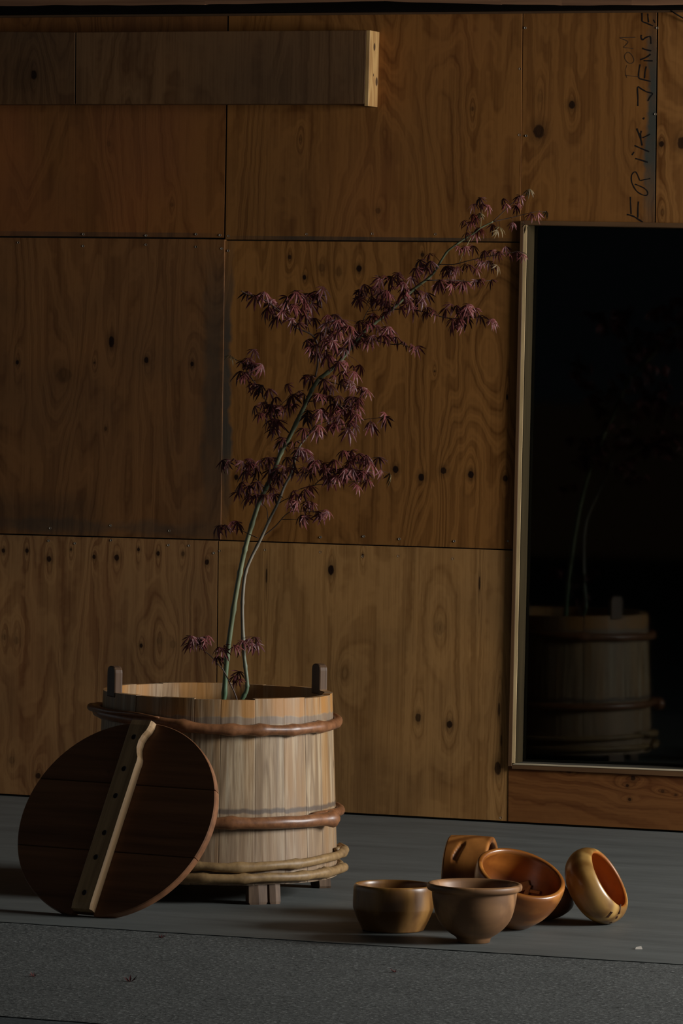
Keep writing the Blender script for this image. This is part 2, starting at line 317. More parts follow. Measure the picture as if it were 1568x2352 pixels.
# ------------------------------------------------------------------ floor
fl = empty('floor'); tag(fl, kind='structure')
def slab_mat():
    b = NB('painted_slab', 0.62, 0.35); co = b.obj
    a = b.noise(b.v_('MULTIPLY', co, (2.2, 9.0, 1)), 1.0, 5.0, 0.62); s = b.noise(b.v_('MULTIPLY', co, (5, 60, 1)), 1.0, 3.0, 0.6); g = b.noise(co, 220, 2)
    t = b.m_('ADD', b.m_('MULTIPLY', a, 0.6), b.m_('ADD', b.m_('MULTIPLY', s, 0.25), b.m_('MULTIPLY', g, 0.15)))
    c = b.mix(b.rng(t, 0.36, 0.64, 0, 1), (0.080, 0.085, 0.078), (0.136, 0.143, 0.132))
    c = b.mix(b.rng(b.noise(b.v_('MULTIPLY', co, (6, 30, 1)), 1.0, 3.0, 0.7), 0.68, 0.74, 0, 0.75), c, (0.06, 0.06, 0.055))
    b.bump(t, 0.12, 0.002); return b.col(c)
def rough_mat(name, lo, hi, sp):
    b = NB(name, 0.85, 0.2); co = b.obj
    a = b.noise(co, 5.0, 3.0, 0.6); g = b.noise(co, 105.0, 3.0, 0.7); g2 = b.noise(b.v_('ADD', co, (5, 3, 1)), 50.0, 2.0, 0.6); v = b.noise(co, 260, 1)
    t = b.m_('ADD', b.m_('MULTIPLY', a, 0.25), b.m_('ADD', b.m_('MULTIPLY', g, 0.45 * sp), b.m_('MULTIPLY', g2, 0.3 * sp)))
    c = b.mix(b.rng(t, 0.35 * (0.5 + 0.5 * sp), 0.65 * (0.5 + 0.5 * sp), 0, 1), lo, hi)
    c = b.mix(b.rng(g, 0.57, 0.66, 0, 0.8 * sp), c, tuple(x * 2.1 for x in hi)); c = b.mix(b.rng(g2, 0.36, 0.27, 0, 0.9 * sp), c, tuple(x * 0.35 for x in lo))
    b.bump(b.m_('ADD', g, b.m_('MULTIPLY', g2, 0.8)), 0.55 * sp, 0.004); return b.col(c)
e0 = fp(0, 2117); e1_ = fp(1568, 2215); ed = (e1_ - e0).normalized()
L_ = e0 - ed * 8; Rr = e1_ + ed * 8
j0 = fp(0, 2331); j1 = fp(230, 2349); jd = (j1 - j0).normalized()
def ragged(a, b_, n, amp, seed):
    out = []
    for i in range(n + 1):
        p = a.lerp(b_, i / n); out.append(p + Vector((0, amp * mnoise.noise(Vector((p.x * 9, seed, 0))) + amp * .5 * mnoise.noise(Vector((p.x * 40, seed, 0))), 0)))
    return out
edge = ragged(L_, Rr, 700, 0.006, 3.0)
def slab(name, back, front, z, m, th=0.03):
    n = len(back); V = [Vector((p.x, p.y, z)) for p in back] + [Vector((p.x, p.y, z)) for p in front] + [Vector((p.x, p.y, z - th)) for p in front]
    Fs = [(i, i + 1, n + i + 1, n + i) for i in range(n - 1)] + [(n + i, n + i + 1, 2 * n + i + 1, 2 * n + i) for i in range(n - 1)]
    return mesh(name, V, Fs, m, fl)
o = slab('painted_slab', [Vector((p.x, 0.04, 0)) for p in edge], edge, 0.0, slab_mat()); tag(o, 'smooth grey painted slab along the plywood wall')
fe = [Vector((p.x, 0, 0)) for p in edge]
for p in fe: p.y = j0.y + (p.x - j0.x) * jd.y / jd.x * 0.62
fe = [p + Vector((0, 0.006 * mnoise.noise(Vector((p.x * 14, 8, 0))), 0)) for p in fe]
o = slab('rough_concrete', [p + Vector((0, 0.012, 0)) for p in edge], fe, -0.002, rough_mat('rough_concrete', (0.052, 0.054, 0.050), (0.114, 0.116, 0.107), 1.0)); tag(o, 'rough speckled concrete in front of the smooth slab')
slab('front_slab', [p + Vector((0, 0.012, 0)) for p in fe], [Vector((p.x, -22, 0)) for p in fe], -0.004, rough_mat('front_concrete', (0.046, 0.052, 0.052), (0.085, 0.091, 0.090), 0.4))

# ------------------------------------------------------------------ ceiling edge: rough boards over a dark gap
ce = empty('ceiling'); tag(ce, kind='structure')
mb = wood('rough_ceiling_board', (0.36, 0.175, 0.085), (0.15, 0.07, 0.04), 'X', 0.8, 0.2, 70, 2.0, seed=4, objvar=0.5)
xs = [-900, 470, 880, 1150, 1290, 1450, 2600]
lowy = [(18, 11), (11, 2), (3, 10), (10, 12), (13, 12), (12, 6)]
for i in range(6):
    N = 24; V = []; F = []
    for k in range(N + 1):
        px = xs[i] + (xs[i + 1] - xs[i]) * k / N; py = lowy[i][0] + (lowy[i][1] - lowy[i][0]) * k / N + 2.4 * mnoise.noise(Vector((px * 0.011, i * 3.0, 0)))
        a = wp(px, py, -0.16); b_ = Vector((a.x, -0.16, 2.62))
        V += [a, b_, a + Vector((0, 0.03, 0.004)), b_ + Vector((0, 0.03, 0))]
        if k: q = 4 * k - 4; F += [(q, q + 4, q + 5, q + 1), (q + 2, q + 3, q + 7, q + 6), (q, q + 2, q + 6, q + 4), (q + 1, q + 5, q + 7, q + 3)]
    F += [(0, 1, 3, 2), (4 * N, 4 * N + 2, 4 * N + 3, 4 * N + 1)]
    mesh('board', V, F, mb, ce)
boxo('ceiling_deck', (-6, -18.0, 2.62), (7, 0.3, 2.68), plain('ceiling_dark', (0.03, 0.02, 0.014)), ce)
q = wp(784, 27, -0.03).z
boxo('nailer', (-6, -0.03, q), (7, -0.002, q + 0.05), plain('nailer_gap_shade', (0.006, 0.004, 0.003), 0.9, spec=0.05), ce, 0.002)  # near-black tone paints in the shade of the gap below the boards
boxo('nailer', (-6, -0.012, wp(784, 34, -0.012).z), (7, -0.002, q - 0.001), plain('nailer_brown', (0.085, 0.042, 0.018)), ce, 0.001)

# far end of the barn, behind the camera
wr = empty('wall_rear'); tag(wr, kind='structure')
boxo('backing', (-7, -18.1, 0), (8, -18.0, 2.62), plain('rear_dark', (0.20, 0.23, 0.27)), wr)
boxo('dado_board', (-7, -17.98, 0), (0.2, -17.95, 1.03), plain('rear_ply', (0.40, 0.22, 0.11)), wr)
# ------------------------------------------------------------------ window
win = empty('window_1'); tag(win, kind='structure')
pale = wood('pale_plywood_edge', (0.74, 0.52, 0.26), (0.52, 0.33, 0.14), 'Z', 0.6, 0.3, 40, 6, seed=2, objvar=0.1)
palex = wood('pale_sill_edge', (0.66, 0.54, 0.36), (0.48, 0.36, 0.21), 'X', 0.6, 0.3, 40, 6, seed=2, objvar=0.1)
olive = wood('reveal_wood', (0.045, 0.031, 0.013), (0.024, 0.016, 0.007), 'Z', 0.8, 0.1, 40, 3, seed=6)
browne = wood('casing_wood', (0.16, 0.078, 0.03), (0.09, 0.04, 0.015), 'Z', 0.6, 0.3, 40, 3, seed=9)
brownx = wood('header_wood', (0.16, 0.078, 0.03), (0.09, 0.04, 0.015), 'X', 0.6, 0.3, 40, 3, seed=9)
sillm = wood('sill_top_weathered', (0.10, 0.085, 0.06), (0.06, 0.05, 0.035), 'X', 0.7, 0.2, 40, 3, seed=14)
YF, YG = -0.012, 0.050
def strip(name, a, b_, c, d, y0, y1, m):   # corners tl tr br bl on the plane y0, pushed back to y1
    q = [wp(*k, y=y0) for k in (a, b_, c, d)]
    return hexa(name, q, [v + Vector((0, y1 - y0, 0)) for v in q], m, win, 0.0006)
strip('casing', (1194.6, 507), (1202, 507), (1174.7, 1760), (1166, 1760), YF, 0.012, browne)
strip('jamb', (1202, 516), (1210.5, 517), (1182.5, 1753), (1174.7, 1753), YF + .0005, 0.06, pale)
q0 = wp(1210.6, 517, YF); q1 = wp(1182.6, 1753, YF)
hexa('reveal', [q0 + Vector((0, .001, 0)), q0 + Vector((.002, .001, 0)), q1 + Vector((.002, .001, 0)), q1 + Vector((0, .001, 0))], [q0 + Vector((0, .062, 0)), q0 + Vector((.002, .062, 0)), q1 + Vector((.002, .062, 0)), q1 + Vector((0, .062, 0))], olive, win)
strip('header', (1202.2, 506.5), (1720, 514.5), (1720, 526), (1202, 516.5), YF, 0.12, brownx)
strip('sill_nosing', (1182.5, 1752.7), (1720, 1774.2), (1720, 1777.5), (1174.7, 1756.3), YF, YF + .004, palex)
strip('sill', (1182.5, 1752.8), (1720, 1774.3), (1720, 1777.5), (1182.5, 1756.3), YF + .0045, 0.13, sillm)
strip('sill_board', (1174.7, 1756.7), (1720, 1777.7), (1720, 1791), (1174.7, 1766), YF + .001, 0.05, brownx)
strip('jamb', (1700, 526), (1712, 526), (1700, 1774), (1688, 1774), YF, 0.06, pale)
gb = NB('window_glass'); nt = gb.t; nt.nodes.remove(gb.b); out = [n for n in nt.nodes if n.type == 'OUTPUT_MATERIAL'][0]
tr = nt.nodes.new('ShaderNodeBsdfTransparent'); tr.inputs[0].default_value = (0.86, 0.90, 0.88, 1); gl = nt.nodes.new('ShaderNodeBsdfGlossy'); gl.inputs['Roughness'].default_value = 0.03; gl.inputs[0].default_value = (0.75, 0.78, 0.76, 1)
fr = nt.nodes.new('ShaderNodeFresnel'); fr.inputs[0].default_value = 1.52; mx = nt.nodes.new('ShaderNodeMixShader')
nt.links.new(fr.outputs[0], mx.inputs[0]); nt.links.new(tr.outputs[0], mx.inputs[1]); nt.links.new(gl.outputs[0], mx.inputs[2]); nt.links.new(mx.outputs[0], out.inputs[0])
ga = wp(1205, 500, YG); gc = wp(1180, 1768, YG); gx1 = wp(1700, 900, YG).x
GYAW = R_(5.8)
gd = math.tan(GYAW) * (gx1 - gc.x)
hexa('glass', [(gc.x - .01, YG, ga.z), (gx1, YG + gd, ga.z), (gx1, YG + gd, gc.z), (gc.x - .01, YG, gc.z)], [(gc.x - .01, YG + .004, ga.z), (gx1, YG + gd + .004, ga.z), (gx1, YG + gd + .004, gc.z), (gc.x - .01, YG + .004, gc.z)], gb.m, win)
# the unlit room behind the glass
rm = plain('dark_room', (0.05, 0.045, 0.04), 0.9); X0, X1 = gc.x - 1.6, gx1 + 1.2
dr = empty('wall_behind_window'); tag(dr, kind='structure')
boxo('room_back', (X0, 3.0, -0.05), (X1, 3.06, 2.7), rm, dr); boxo('room_side', (X0 - .06, 0.06, -0.05), (X0, 3.06, 2.7), rm, dr); boxo('room_side', (X1, 0.06, -0.05), (X1 + .06, 3.06, 2.7), rm, dr)
boxo('room_floor', (X0, 0.06, -0.06), (X1, 3.06, -0.01), rm, dr); boxo('room_top', (X0, 0.06, 2.64), (X1, 3.06, 2.7), rm, dr)

# ------------------------------------------------------------------ plywood boxing high on the wall
bx = empty('wall_boxing', wp(440, 155)); tag(bx, 'long horizontal plywood boxing fixed high on the left of the wall', 'boxing')
mi = Matrix.Translation(-bx.location)
YB = -0.081
mbx1 = plywood('boxing_ply', (0.135, 0.066, 0.027), (0.085, 0.037, 0.014), 51.0, (), 7, smear=0.35, fineK=1.2)
def bpanel(name, c4, y0, th, m):
    q = [wp(*k, y=y0) - bx.location for k in c4]; return hexa(name, q, [v + Vector((0, th, 0)) for v in q], m, bx, 0.001)
kq = wp(78, 172, YB) - bx.location
mbx0 = plywood('boxing_ply_knotty', (0.115, 0.055, 0.022), (0.07, 0.03, 0.012), 57.0, [(kq.x, kq.z, 0.011, 1.4, 1.0), (kq.x - .03, kq.z, 0.05, 1.2, .3)], 7, smear=0.45)
bpanel('front_board', [(-900, 66), (172.5, 74), (171.5, 239), (-900, 243)], YB, 0.015, mbx0)
bpanel('front_board', [(174.5, 74), (840.5, 69.5), (836, 238.5), (173.5, 239)], YB, 0.015, mbx1)
a = wp(840.8, 69.5, YB) - bx.location; b_ = wp(836.3, 240, YB) - bx.location
kx = wp(851, 103, -0.03) - bx.location
ply_end = NB('boxing_end_ply', 0.55, 0.3); co = ply_end.obj
rg = ply_end.m_('SINE', ply_end.m_('MULTIPLY', ply_end.noise(ply_end.v_('MULTIPLY', co, (1, 14, 3.2)), 1.0, 2.0), 40.0))
cc = ply_end.mix(ply_end.rng(rg, -1, 1, 0, 0.8), (0.46, 0.27, 0.10), (0.30, 0.15, 0.05))
for kz, dy, r in ((0.062, 0.0, 0.008), (-0.038, .026, .009), (-0.02, -.002, .003)):
    d = ply_end.v_('LENGTH', ply_end.v_('MULTIPLY', ply_end.v_('SUBTRACT', co, (0, YB / 2 + dy, (a.z + b_.z) / 2 + kz)), (0, 1 / r, 0.7 / r)))
    cc = ply_end.mix(ply_end.rng(d, 0.8, 1.2, 0.9, 0), cc, (0.03, 0.012, 0.006))
ply_end.col(cc)
tag(hexa('end_board', [(a.x, YB + .0005, a.z), (a.x + .012, YB + .0005, a.z), (b_.x + .012, YB + .0005, b_.z - .004), (b_.x, YB + .0005, b_.z - .004)], [(a.x, -.0015, a.z), (a.x + .012, -.0015, a.z), (b_.x + .012, -.0015, b_.z - .004), (b_.x, -.0015, b_.z - .004)], ply_end.m, bx, 0.0008), 'pale knotty end board facing the light')
q = wp(-900, 155, YB).x - bx.location.x
boxo('bottom_board', (q, YB + .015, b_.z + .003), (b_.x, -.0015, b_.z + .016), mbx1, bx)
boxo('top_board', (q, YB + .015, a.z - .016), (b_.x, -.0015, a.z - .003), mbx1, bx)
# cable end in the top corner
cb = tube('cable', catmull([wp(1540, 24, -.01), wp(1550, 31, -.014), wp(1562, 38, -.012), wp(1590, 52, -.008), wp(1640, 60, -.006)], 5), [0.0022] * 21, plain('cable_black', (0.01, 0.009, 0.008), 0.4), None, 6)
tag(cb, 'short black cable on the wall in the upper right corner', 'cable')

# ------------------------------------------------------------------ the stave tub
TUB = CAM + r0 * (-0.3044) + f0 * 12.09; TUB.z = 0.0
tub = empty('wooden_tub', TUB, YAW); tag(tub, 'tall round wooden stave tub bound with branch hoops, holding a maple', 'tub')
ZB, ZT, RB, RT = 0.049, 0.507, 0.310, 0.289
def rad(z): return RB + (RT - RB) * (z - ZB) / (ZT - ZB)
def pol(phi, r, z): return Vector((r * math.sin(phi), -r * math.cos(phi), z))
def stave_mat():
    b = NB('tub_stave', 0.5, 0.35); co = b.obj; rnd = b.rnd(); x, y, z = b.sep(co)
    n = b.t.nodes.new('ShaderNodeCombineXYZ'); b.put(n.inputs[0], b.m_('MULTIPLY', rnd, 17.0)); b.put(n.inputs[2], b.m_('MULTIPLY', rnd, 5.0)); p = b.v_('ADD', co, n.outputs[0])
    fine = b.noise(b.v_('MULTIPLY', p, (190, 190, 3)), 1.0, 3.0, 0.65); mid = b.noise(b.v_('MULTIPLY', p, (42, 42, 1.1)), 1.0, 2.0, 0.5)
    strk = b.noise(b.v_('MULTIPLY', p, (75, 75, 0.9)), 1.0, 3.0, 0.6)
    fig = b.m_('POWER', b.m_('ABSOLUTE', b.m_('SINE', b.m_('MULTIPLY', b.noise(b.v_('MULTIPLY', p, (15, 15, 1.3)), 1.0, 1.5, 0.5), 30.0))), 5.0)
    c = b.mix(b.rng(mid, 0.35, 0.65, 0, 1), (0.50, 0.375, 0.235), (0.31, 0.200, 0.105))
    c = b.mix(b.m_('MULTIPLY', fig, 0.7), c, (0.17, 0.105, 0.055)); c = b.mix(b.rng(fine, 0.46, 0.72, 0, 0.75), c, (0.17, 0.105, 0.055))
    c = b.mix(b.rng(strk, 0.50, 0.64, 0, 0.75), c, (0.19, 0.12, 0.065)); c = b.mix(b.rng(strk, 0.44, 0.34, 0, 0.5), c, (0.60, 0.49, 0.34))
    c = b.mix(b.rng(rnd, 0.0, 1.0, 0.0, 0.35), c, (0.30, 0.20, 0.11))
    oj = b.noise(b.v_('MULTIPLY', p, (20, 20, 2.2)), 1.0, 2.0)
    c = b.mix(b.rng(oj, 0.50, 0.70, 0, 0.6), c, (0.36, 0.185, 0.06))
    wob = b.m_('MULTIPLY', b.m_('SUBTRACT', b.noise(b.v_('MULTIPLY', p, (26, 26, 6)), 1.0, 2.0), 0.5), 0.016); zw = b.m_('ADD', z, wob)
    up = b.m_('MULTIPLY', b.rng(zw, 0.461, 0.465, 0, 1), b.rng(oj, 0.40, 0.60, 0.25, 0.95)); c = b.mix(up, c, (0.40, 0.185, 0.05))
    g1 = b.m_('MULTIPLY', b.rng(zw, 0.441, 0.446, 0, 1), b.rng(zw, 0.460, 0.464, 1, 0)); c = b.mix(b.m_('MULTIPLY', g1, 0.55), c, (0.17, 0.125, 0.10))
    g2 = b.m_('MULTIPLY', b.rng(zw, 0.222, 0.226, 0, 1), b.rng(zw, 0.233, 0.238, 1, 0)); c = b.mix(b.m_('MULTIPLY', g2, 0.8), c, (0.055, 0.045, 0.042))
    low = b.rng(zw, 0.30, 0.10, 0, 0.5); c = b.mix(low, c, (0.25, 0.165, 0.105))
    kn = b.noise(b.v_('MULTIPLY', p, (16, 16, 9)), 1.0, 2.0); c = b.mix(b.rng(kn, 0.735, 0.76, 0, 0.75), c, (0.06, 0.035, 0.02))
    b.bump(b.m_('ADD', fine, b.m_('MULTIPLY', fig, 0.4)), 0.25, 0.0015); return b.col(c)
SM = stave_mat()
bounds = [-72.5, -59.5, -43, -27, -10, 3, 20, 36, 50, 63, 79, 93, 107, 121, 138, 156, 174, 193, 213, 232, 251, 270, 287.5]
rs = random.Random(5)
for i in range(len(bounds) - 1):
    a0, a1 = R_(bounds[i]), R_(bounds[i + 1]); hd = i in (0, 12); g = 0.0003
    dr_ = rs.uniform(-0.0008, 0.0008); dz = rs.uniform(-0.0018, 0.0018); th = 0.019
    zs = [ZB + rs.uniform(-.001, .001)] + [ZB + (ZT - ZB) * k / 8 for k in range(1, 8)] + [ZT + dz]
    V = []; F = []; na = 6
    prof = [(g, -0.0022)] + [(0, 0)] * 0
    angs = [a0 + g * 2] + [a0 + 0.007 + (a1 - a0 - 0.014) * k / 4 for k in range(5)] + [a1 - g * 2]
    for z in zs:
        for j, an in enumerate(angs):
            r = rad(z) + dr_ - (0.0004 if j in (0, 6) else 0.0)
            V.append(pol(an, r, z))
        for an in reversed(angs): V.append(pol(an, rad(z) - th, z))
    n = 14
    for k in range(len(zs) - 1):
        for j in range(n): F.append((k * n + j, k * n + (j + 1) % n, (k + 1) * n + (j + 1) % n, (k + 1) * n + j))
    for k in (0, len(zs) - 1):
        for j in range(6): F.append((k * n + j, k * n + j + 1, k * n + 12 - j, k * n + 13 - j))
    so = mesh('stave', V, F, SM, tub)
    if hd:   # the long stave carries a handle above the rim and a foot below
        ac = (a0 + a1) / 2; hwid = 0.026; hz = 0.066
        V = []; F = []; M_ = 14
        pts = [(-hwid, -0.012), (-hwid, hz - 0.016)] + [(-hwid + 0.016 - 0.016 * math.cos(t), hz - 0.016 + 0.016 * math.sin(t)) for t in (0.5, 1.0, 1.57)] + [(hwid - 0.016 + 0.016 * math.sin(t), hz - 0.016 + 0.016 * math.cos(t)) for t in (0.0, 0.57, 1.07, 1.57)] + [(hwid, -0.012)]
        er = pol(ac, 1, 0); et = Vector((math.cos(ac), math.sin(ac), 0)); n = len(pts)
        for rr_ in (RT + 0.002, RT - 0.0205):
            for (t, h) in pts: V.append(er * (rr_ - (RB - RT) * 0.05 * 0) + et * t + Vector((0, 0, ZT + h)))
        F = [tuple(range(n)), tuple(range(2 * n - 1, n - 1, -1))] + [(k, (k + 1) % n, n + (k + 1) % n, n + k) for k in range(n)]
        bevel_mesh(mesh('handle', V, F, wood('handle_wood_%d' % i, (0.17, 0.095, 0.05), (0.07, 0.034, 0.017), 'Z', 0.5, 0.35, 80, 3, seed=i, objvar=0), tub), 0.0035, 2)
fm = wood('foot_wood', (0.20, 0.125, 0.075), (0.075, 0.042, 0.025), 'Z', 0.6, 0.3, 90, 4, seed=3)
def foot(p0, p1):
    a0, a1 = R_(p0), R_(p1); V = []
    for z, k in ((0.0, 0.88), (0.006, 1.0), (ZB + 0.012, 1.0)):
        am = (a0 + a1) / 2; hh = (a1 - a0) / 2 * k
        for an, r in ((am - hh, RB - .002), (am, RB + .001), (am + hh, RB - .002), (am + hh, RB - .032), (am - hh, RB - .032)): V.append(pol(an, r + (0.002 if z < ZB else -0.004), z))
    F = [(0, 1, 2, 3, 4), (14, 13, 12, 11, 10)] + [(k * 5 + j, k * 5 + (j + 1) % 5, k * 5 + 5 + (j + 1) % 5, k * 5 + 5 + j) for k in (0, 1) for j in range(5)]
    mesh('foot', V, F, fm, tub)
for p0, p1 in ((17.5, 26.6), (27.8, 33.5), (108, 120), (198, 207), (208, 214), (-72, -60)): foot(p0, p1)
# inside: bottom board
N = 48
mesh('tub_bottom', [pol(2 * math.pi * k / N, rad(0.075) - 0.018, 0.075) for k in range(N)] + [pol(2 * math.pi * k / N, rad(0.06) - 0.018, 0.06) for k in range(N)], [tuple(range(N)), tuple(range(2 * N - 1, N - 1, -1))] + [(k, (k + 1) % N, N + (k + 1) % N, N + k) for k in range(N)], fm, tub)
def hoop(ctrl, r, m, seed, knots=()):
    # ctrl: (phi degrees, z, radial offset, thickness factor)
    P = []; RD = []; span = abs(ctrl[-1][0] - ctrl[0][0]); n = max(int(span / 3), 20)
    for k in range(n + 1):
        t = ctrl[0][0] + (ctrl[-1][0] - ctrl[0][0]) * k / n
        for i in range(len(ctrl) - 1):
            lo, hi = ctrl[i], ctrl[i + 1]
            if min(lo[0], hi[0]) - 1e-6 <= t <= max(lo[0], hi[0]) + 1e-6:
                f = (t - lo[0]) / (hi[0] - lo[0]); f = f * f * (3 - 2 * f); break
        z = lo[1] + (hi[1] - lo[1]) * f; ro = lo[2] + (hi[2] - lo[2]) * f; tf = lo[3] + (hi[3] - lo[3]) * f
        nz = mnoise.noise(Vector((t * 0.06, seed, 0))); nr = mnoise.noise(Vector((t * 0.05, seed + 9, 0)))
        rd = r * tf * (1 + 0.10 * mnoise.noise(Vector((t * 0.11, seed + 4, 0))))
        for kp in knots:
            rd *= 1 + 0.32 * math.exp(-((t - kp) / 2.4) ** 2)
        P.append(pol(R_(t), rad(z) + 0.0015 + r * tf * 0.9 + ro + 0.0008 * nr, z + 0.0022 * nz)); RD.append(rd)
    RD[0] *= 0.8; RD[-1] *= 0.8
    return tube('hoop', P, RD, m, tub, 12, 0.10, seed)
hr = wood('hoop_bark_red', (0.30, 0.125, 0.050), (0.145, 0.055, 0.022), 'Z', 0.4, 0.45, 70, 60, seed=1, objvar=0.1, coat=0.15, knots=0.5)
hy = wood('hoop_bark_tan', (0.32, 0.20, 0.085), (0.18, 0.10, 0.04), 'Z', 0.5, 0.4, 70, 60, seed=8, objvar=0.1, knots=0.5)
tag(hoop([(-96, .452, 0.0, .9), (-66, .452, 0, 1), (-30, .447, 0, 1), (0, .434, 0, 1), (30, .431, 0, 1), (65, .433, 0, 1), (100, .437, 0, .95), (180, .446, 0, .9), (240, .452, .004, .8), (258, .457, .016, .78), (272, .462, .020, .68), (292, .463, .019, .55), (318, .464, .019, .42), (334, .459, .017, .22)], 0.0132, hr, 2.0, (-14, 8, 22, 40, 58, 140, 200)), 'reddish top hoop of bent branch with a loose tail')
hoop([(66, .203, .012, 1.12), (52, .203, .004, 1.05), (20, .203, 0, 1.0), (-30, .203, 0, 1), (-120, .205, 0, .9), (-200, .208, 0, .8), (-262, .210, 0, .8), (-300, .213, 0, .8), (-308, .215, -.002, .5)], 0.0150, hr, 5.0, (63, 8, -20, -70))
hoop([(98, .118, .004, .6), (86, .112, .012, .95), (70, .105, .004, 1), (36, .098, 0, 1), (10, .094, 0, 1.05), (-20, .097, 0, 1), (-90, .098, 0, .95), (-180, .1, 0, .9), (-262, .108, 0, .8), (-285, .118, .003, .6)], 0.0110, hy, 11.0, (80, 12, 40, -8))
hoop([(84, .070, .010, 1.05), (66, .069, .003, 1.05), (30, .067, 0, 1.0), (-10, .067, 0, 1.05), (-90, .068, 0, 1), (-180, .07, 0, .9), (-270, .071, 0, .85), (-290, .072, 0, .5)], 0.0112, hy, 17.0, (60, 44, -4, 14))

# ------------------------------------------------------------------ the round lid leaning on the tub
RL = 0.266; AL = R_(58.0); TL = 0.022
e1 = (r0 * 0.8827 - f0 * 0.470).normalized(); hz_ = (r0 * 0.470 + f0 * 0.8827).normalized()
e2 = hz_ * math.cos(AL) + zz * math.sin(AL); nl = e1.cross(e2).normalized()
ct = fp(193, 2106); lc = ct + e2 * RL; lc.z += 0.001
lid = empty('round_lid', mat=Matrix.Translation(lc) @ Matrix((e1, e2, nl)).transposed().to_4x4())
tag(lid, 'dark brown round plank lid with a cross batten, leaning on the tub', 'lid')
lm = wood('lid_plank', (0.27, 0.115, 0.050), (0.125, 0.052, 0.023), 'X', 0.42, 0.4, 40, 2.0, seed=5, objvar=0.15, knots=0.6, bumps=0.1)
lb = wood('lid_batten', (0.48, 0.30, 0.145), (0.27, 0.15, 0.068), 'Y', 0.55, 0.35, 90, 3.0, seed=12, objvar=0.0, bumps=0.3)
bw = 0.028; th = 0.022; off = -0.004
def plank(t0, t1):
    a0, a1 = math.asin(max(-1, t0)), math.asin(min(1, t1)); n = 60; out = []
    for k in range(n + 1): a = a0 + (a1 - a0) * k / n; out.append((RL * math.cos(a), RL * math.sin(a)))
    for k in range(n + 1): a = a1 + (a0 - a1) * k / n; out.append((-RL * math.cos(a), RL * math.sin(a)))
    o2 = []
    for p in out:
        if not o2 or (abs(p[0] - o2[-1][0]) + abs(p[1] - o2[-1][1])) > 1e-5: o2.append(p)
    if (abs(o2[0][0] - o2[-1][0]) + abs(o2[0][1] - o2[-1][1])) < 1e-5: o2.pop()
    o2 = [(x, max(y, -.952 * RL)) if abs(x - off) < bw + .002 else (x, y) for x, y in o2]
    n = len(o2); cx = sum(p[0] for p in o2) / n; cy = sum(p[1] for p in o2) / n; V = []; F = []
    for z, ins in ((0, .003), (-.003, 0), (-TL + .003, 0), (-TL, .003)):
        for (x, y) in o2:
            L = math.hypot(x - cx, y - cy); V.append((cx + (x - cx) * (1 - ins / L), cy + (y - cy) * (1 - ins / L), z))
    for k in range(3):
        for j in range(n): F.append((k * n + j, k * n + (j + 1) % n, k * n + n + (j + 1) % n, k * n + n + j))
    F += [tuple(range(n)), tuple(range(4 * n - 1, 3 * n - 1, -1))]
    return mesh('plank', V, F, lm, lid)
plank(-1, -.336); plank(-.330, .352); plank(.358, 1)
# batten with a waist on its right side near the top and a notch under its foot
bw = 0.028; th = 0.022; off = -0.004
prof = [(-.955, 1.0), (-.9, 1.0), (-.6, 1.0), (-.3, 1.0), (0, 1.0), (.3, 1.02), (.50, 1.02), (.56, 1.05), (.60, 1.0), (.64, .80), (.70, .60), (.77, .58), (.83, .75), (.88, 1.02), (.93, 1.15), (.985, 1.12)]
V = []; F = []
for (t, k) in prof:
    y = t * RL; lf = off - bw; rt = off + bw * k; zt = th * (0.86 if t > .95 or t < -.94 else 1.0)
    V += [(lf, y, 0.0005), (lf, y, zt - .003), (lf + .003, y, zt), (rt - .004, y, zt), (rt, y, zt - .005), (rt + .002, y, 0.0005)]
n = 6
for i in range(len(prof) - 1):
    for j in range(n): F.append((i * n + j, i * n + (j + 1) % n, (i + 1) * n + (j + 1) % n, (i + 1) * n + j))
F += [tuple(range(n)), tuple((len(prof) - 1) * n + j for j in reversed(range(n)))]
tag(mesh('batten', V, F, lb, lid), 'weathered paler batten with a waist near its top')
pm = plain('peg_dark', (0.022, 0.011, 0.007), 0.6)
p0 = None
pv = [(0.0068 * math.cos(k * math.pi / 5), 0.0078 * math.sin(k * math.pi / 5), 0.0) for k in range(10)]; pv += [(x * .9, y * .9, 0.0014) for x, y, z in pv] + [(x * .6, y * .6, 0.0006) for x, y, z in pv]
pf = [(r * 10 + k, r * 10 + (k + 1) % 10, r * 10 + 10 + (k + 1) % 10, r * 10 + 10 + k) for r in (0, 1) for k in range(10)] + [tuple(range(20, 30))]
for (t, dx) in ((.80, -.004), (.47, -.003), (.19, -.002), (-.19, 0), (-.44, -.002), (-.80, -.002)):
    if p0 is None: p0 = o = mesh('peg', pv, pf, pm, lid)
    else: o = p0.copy(); COL.objects.link(o)
    o.location = (off + dx, t * RL, th - 0.0004)

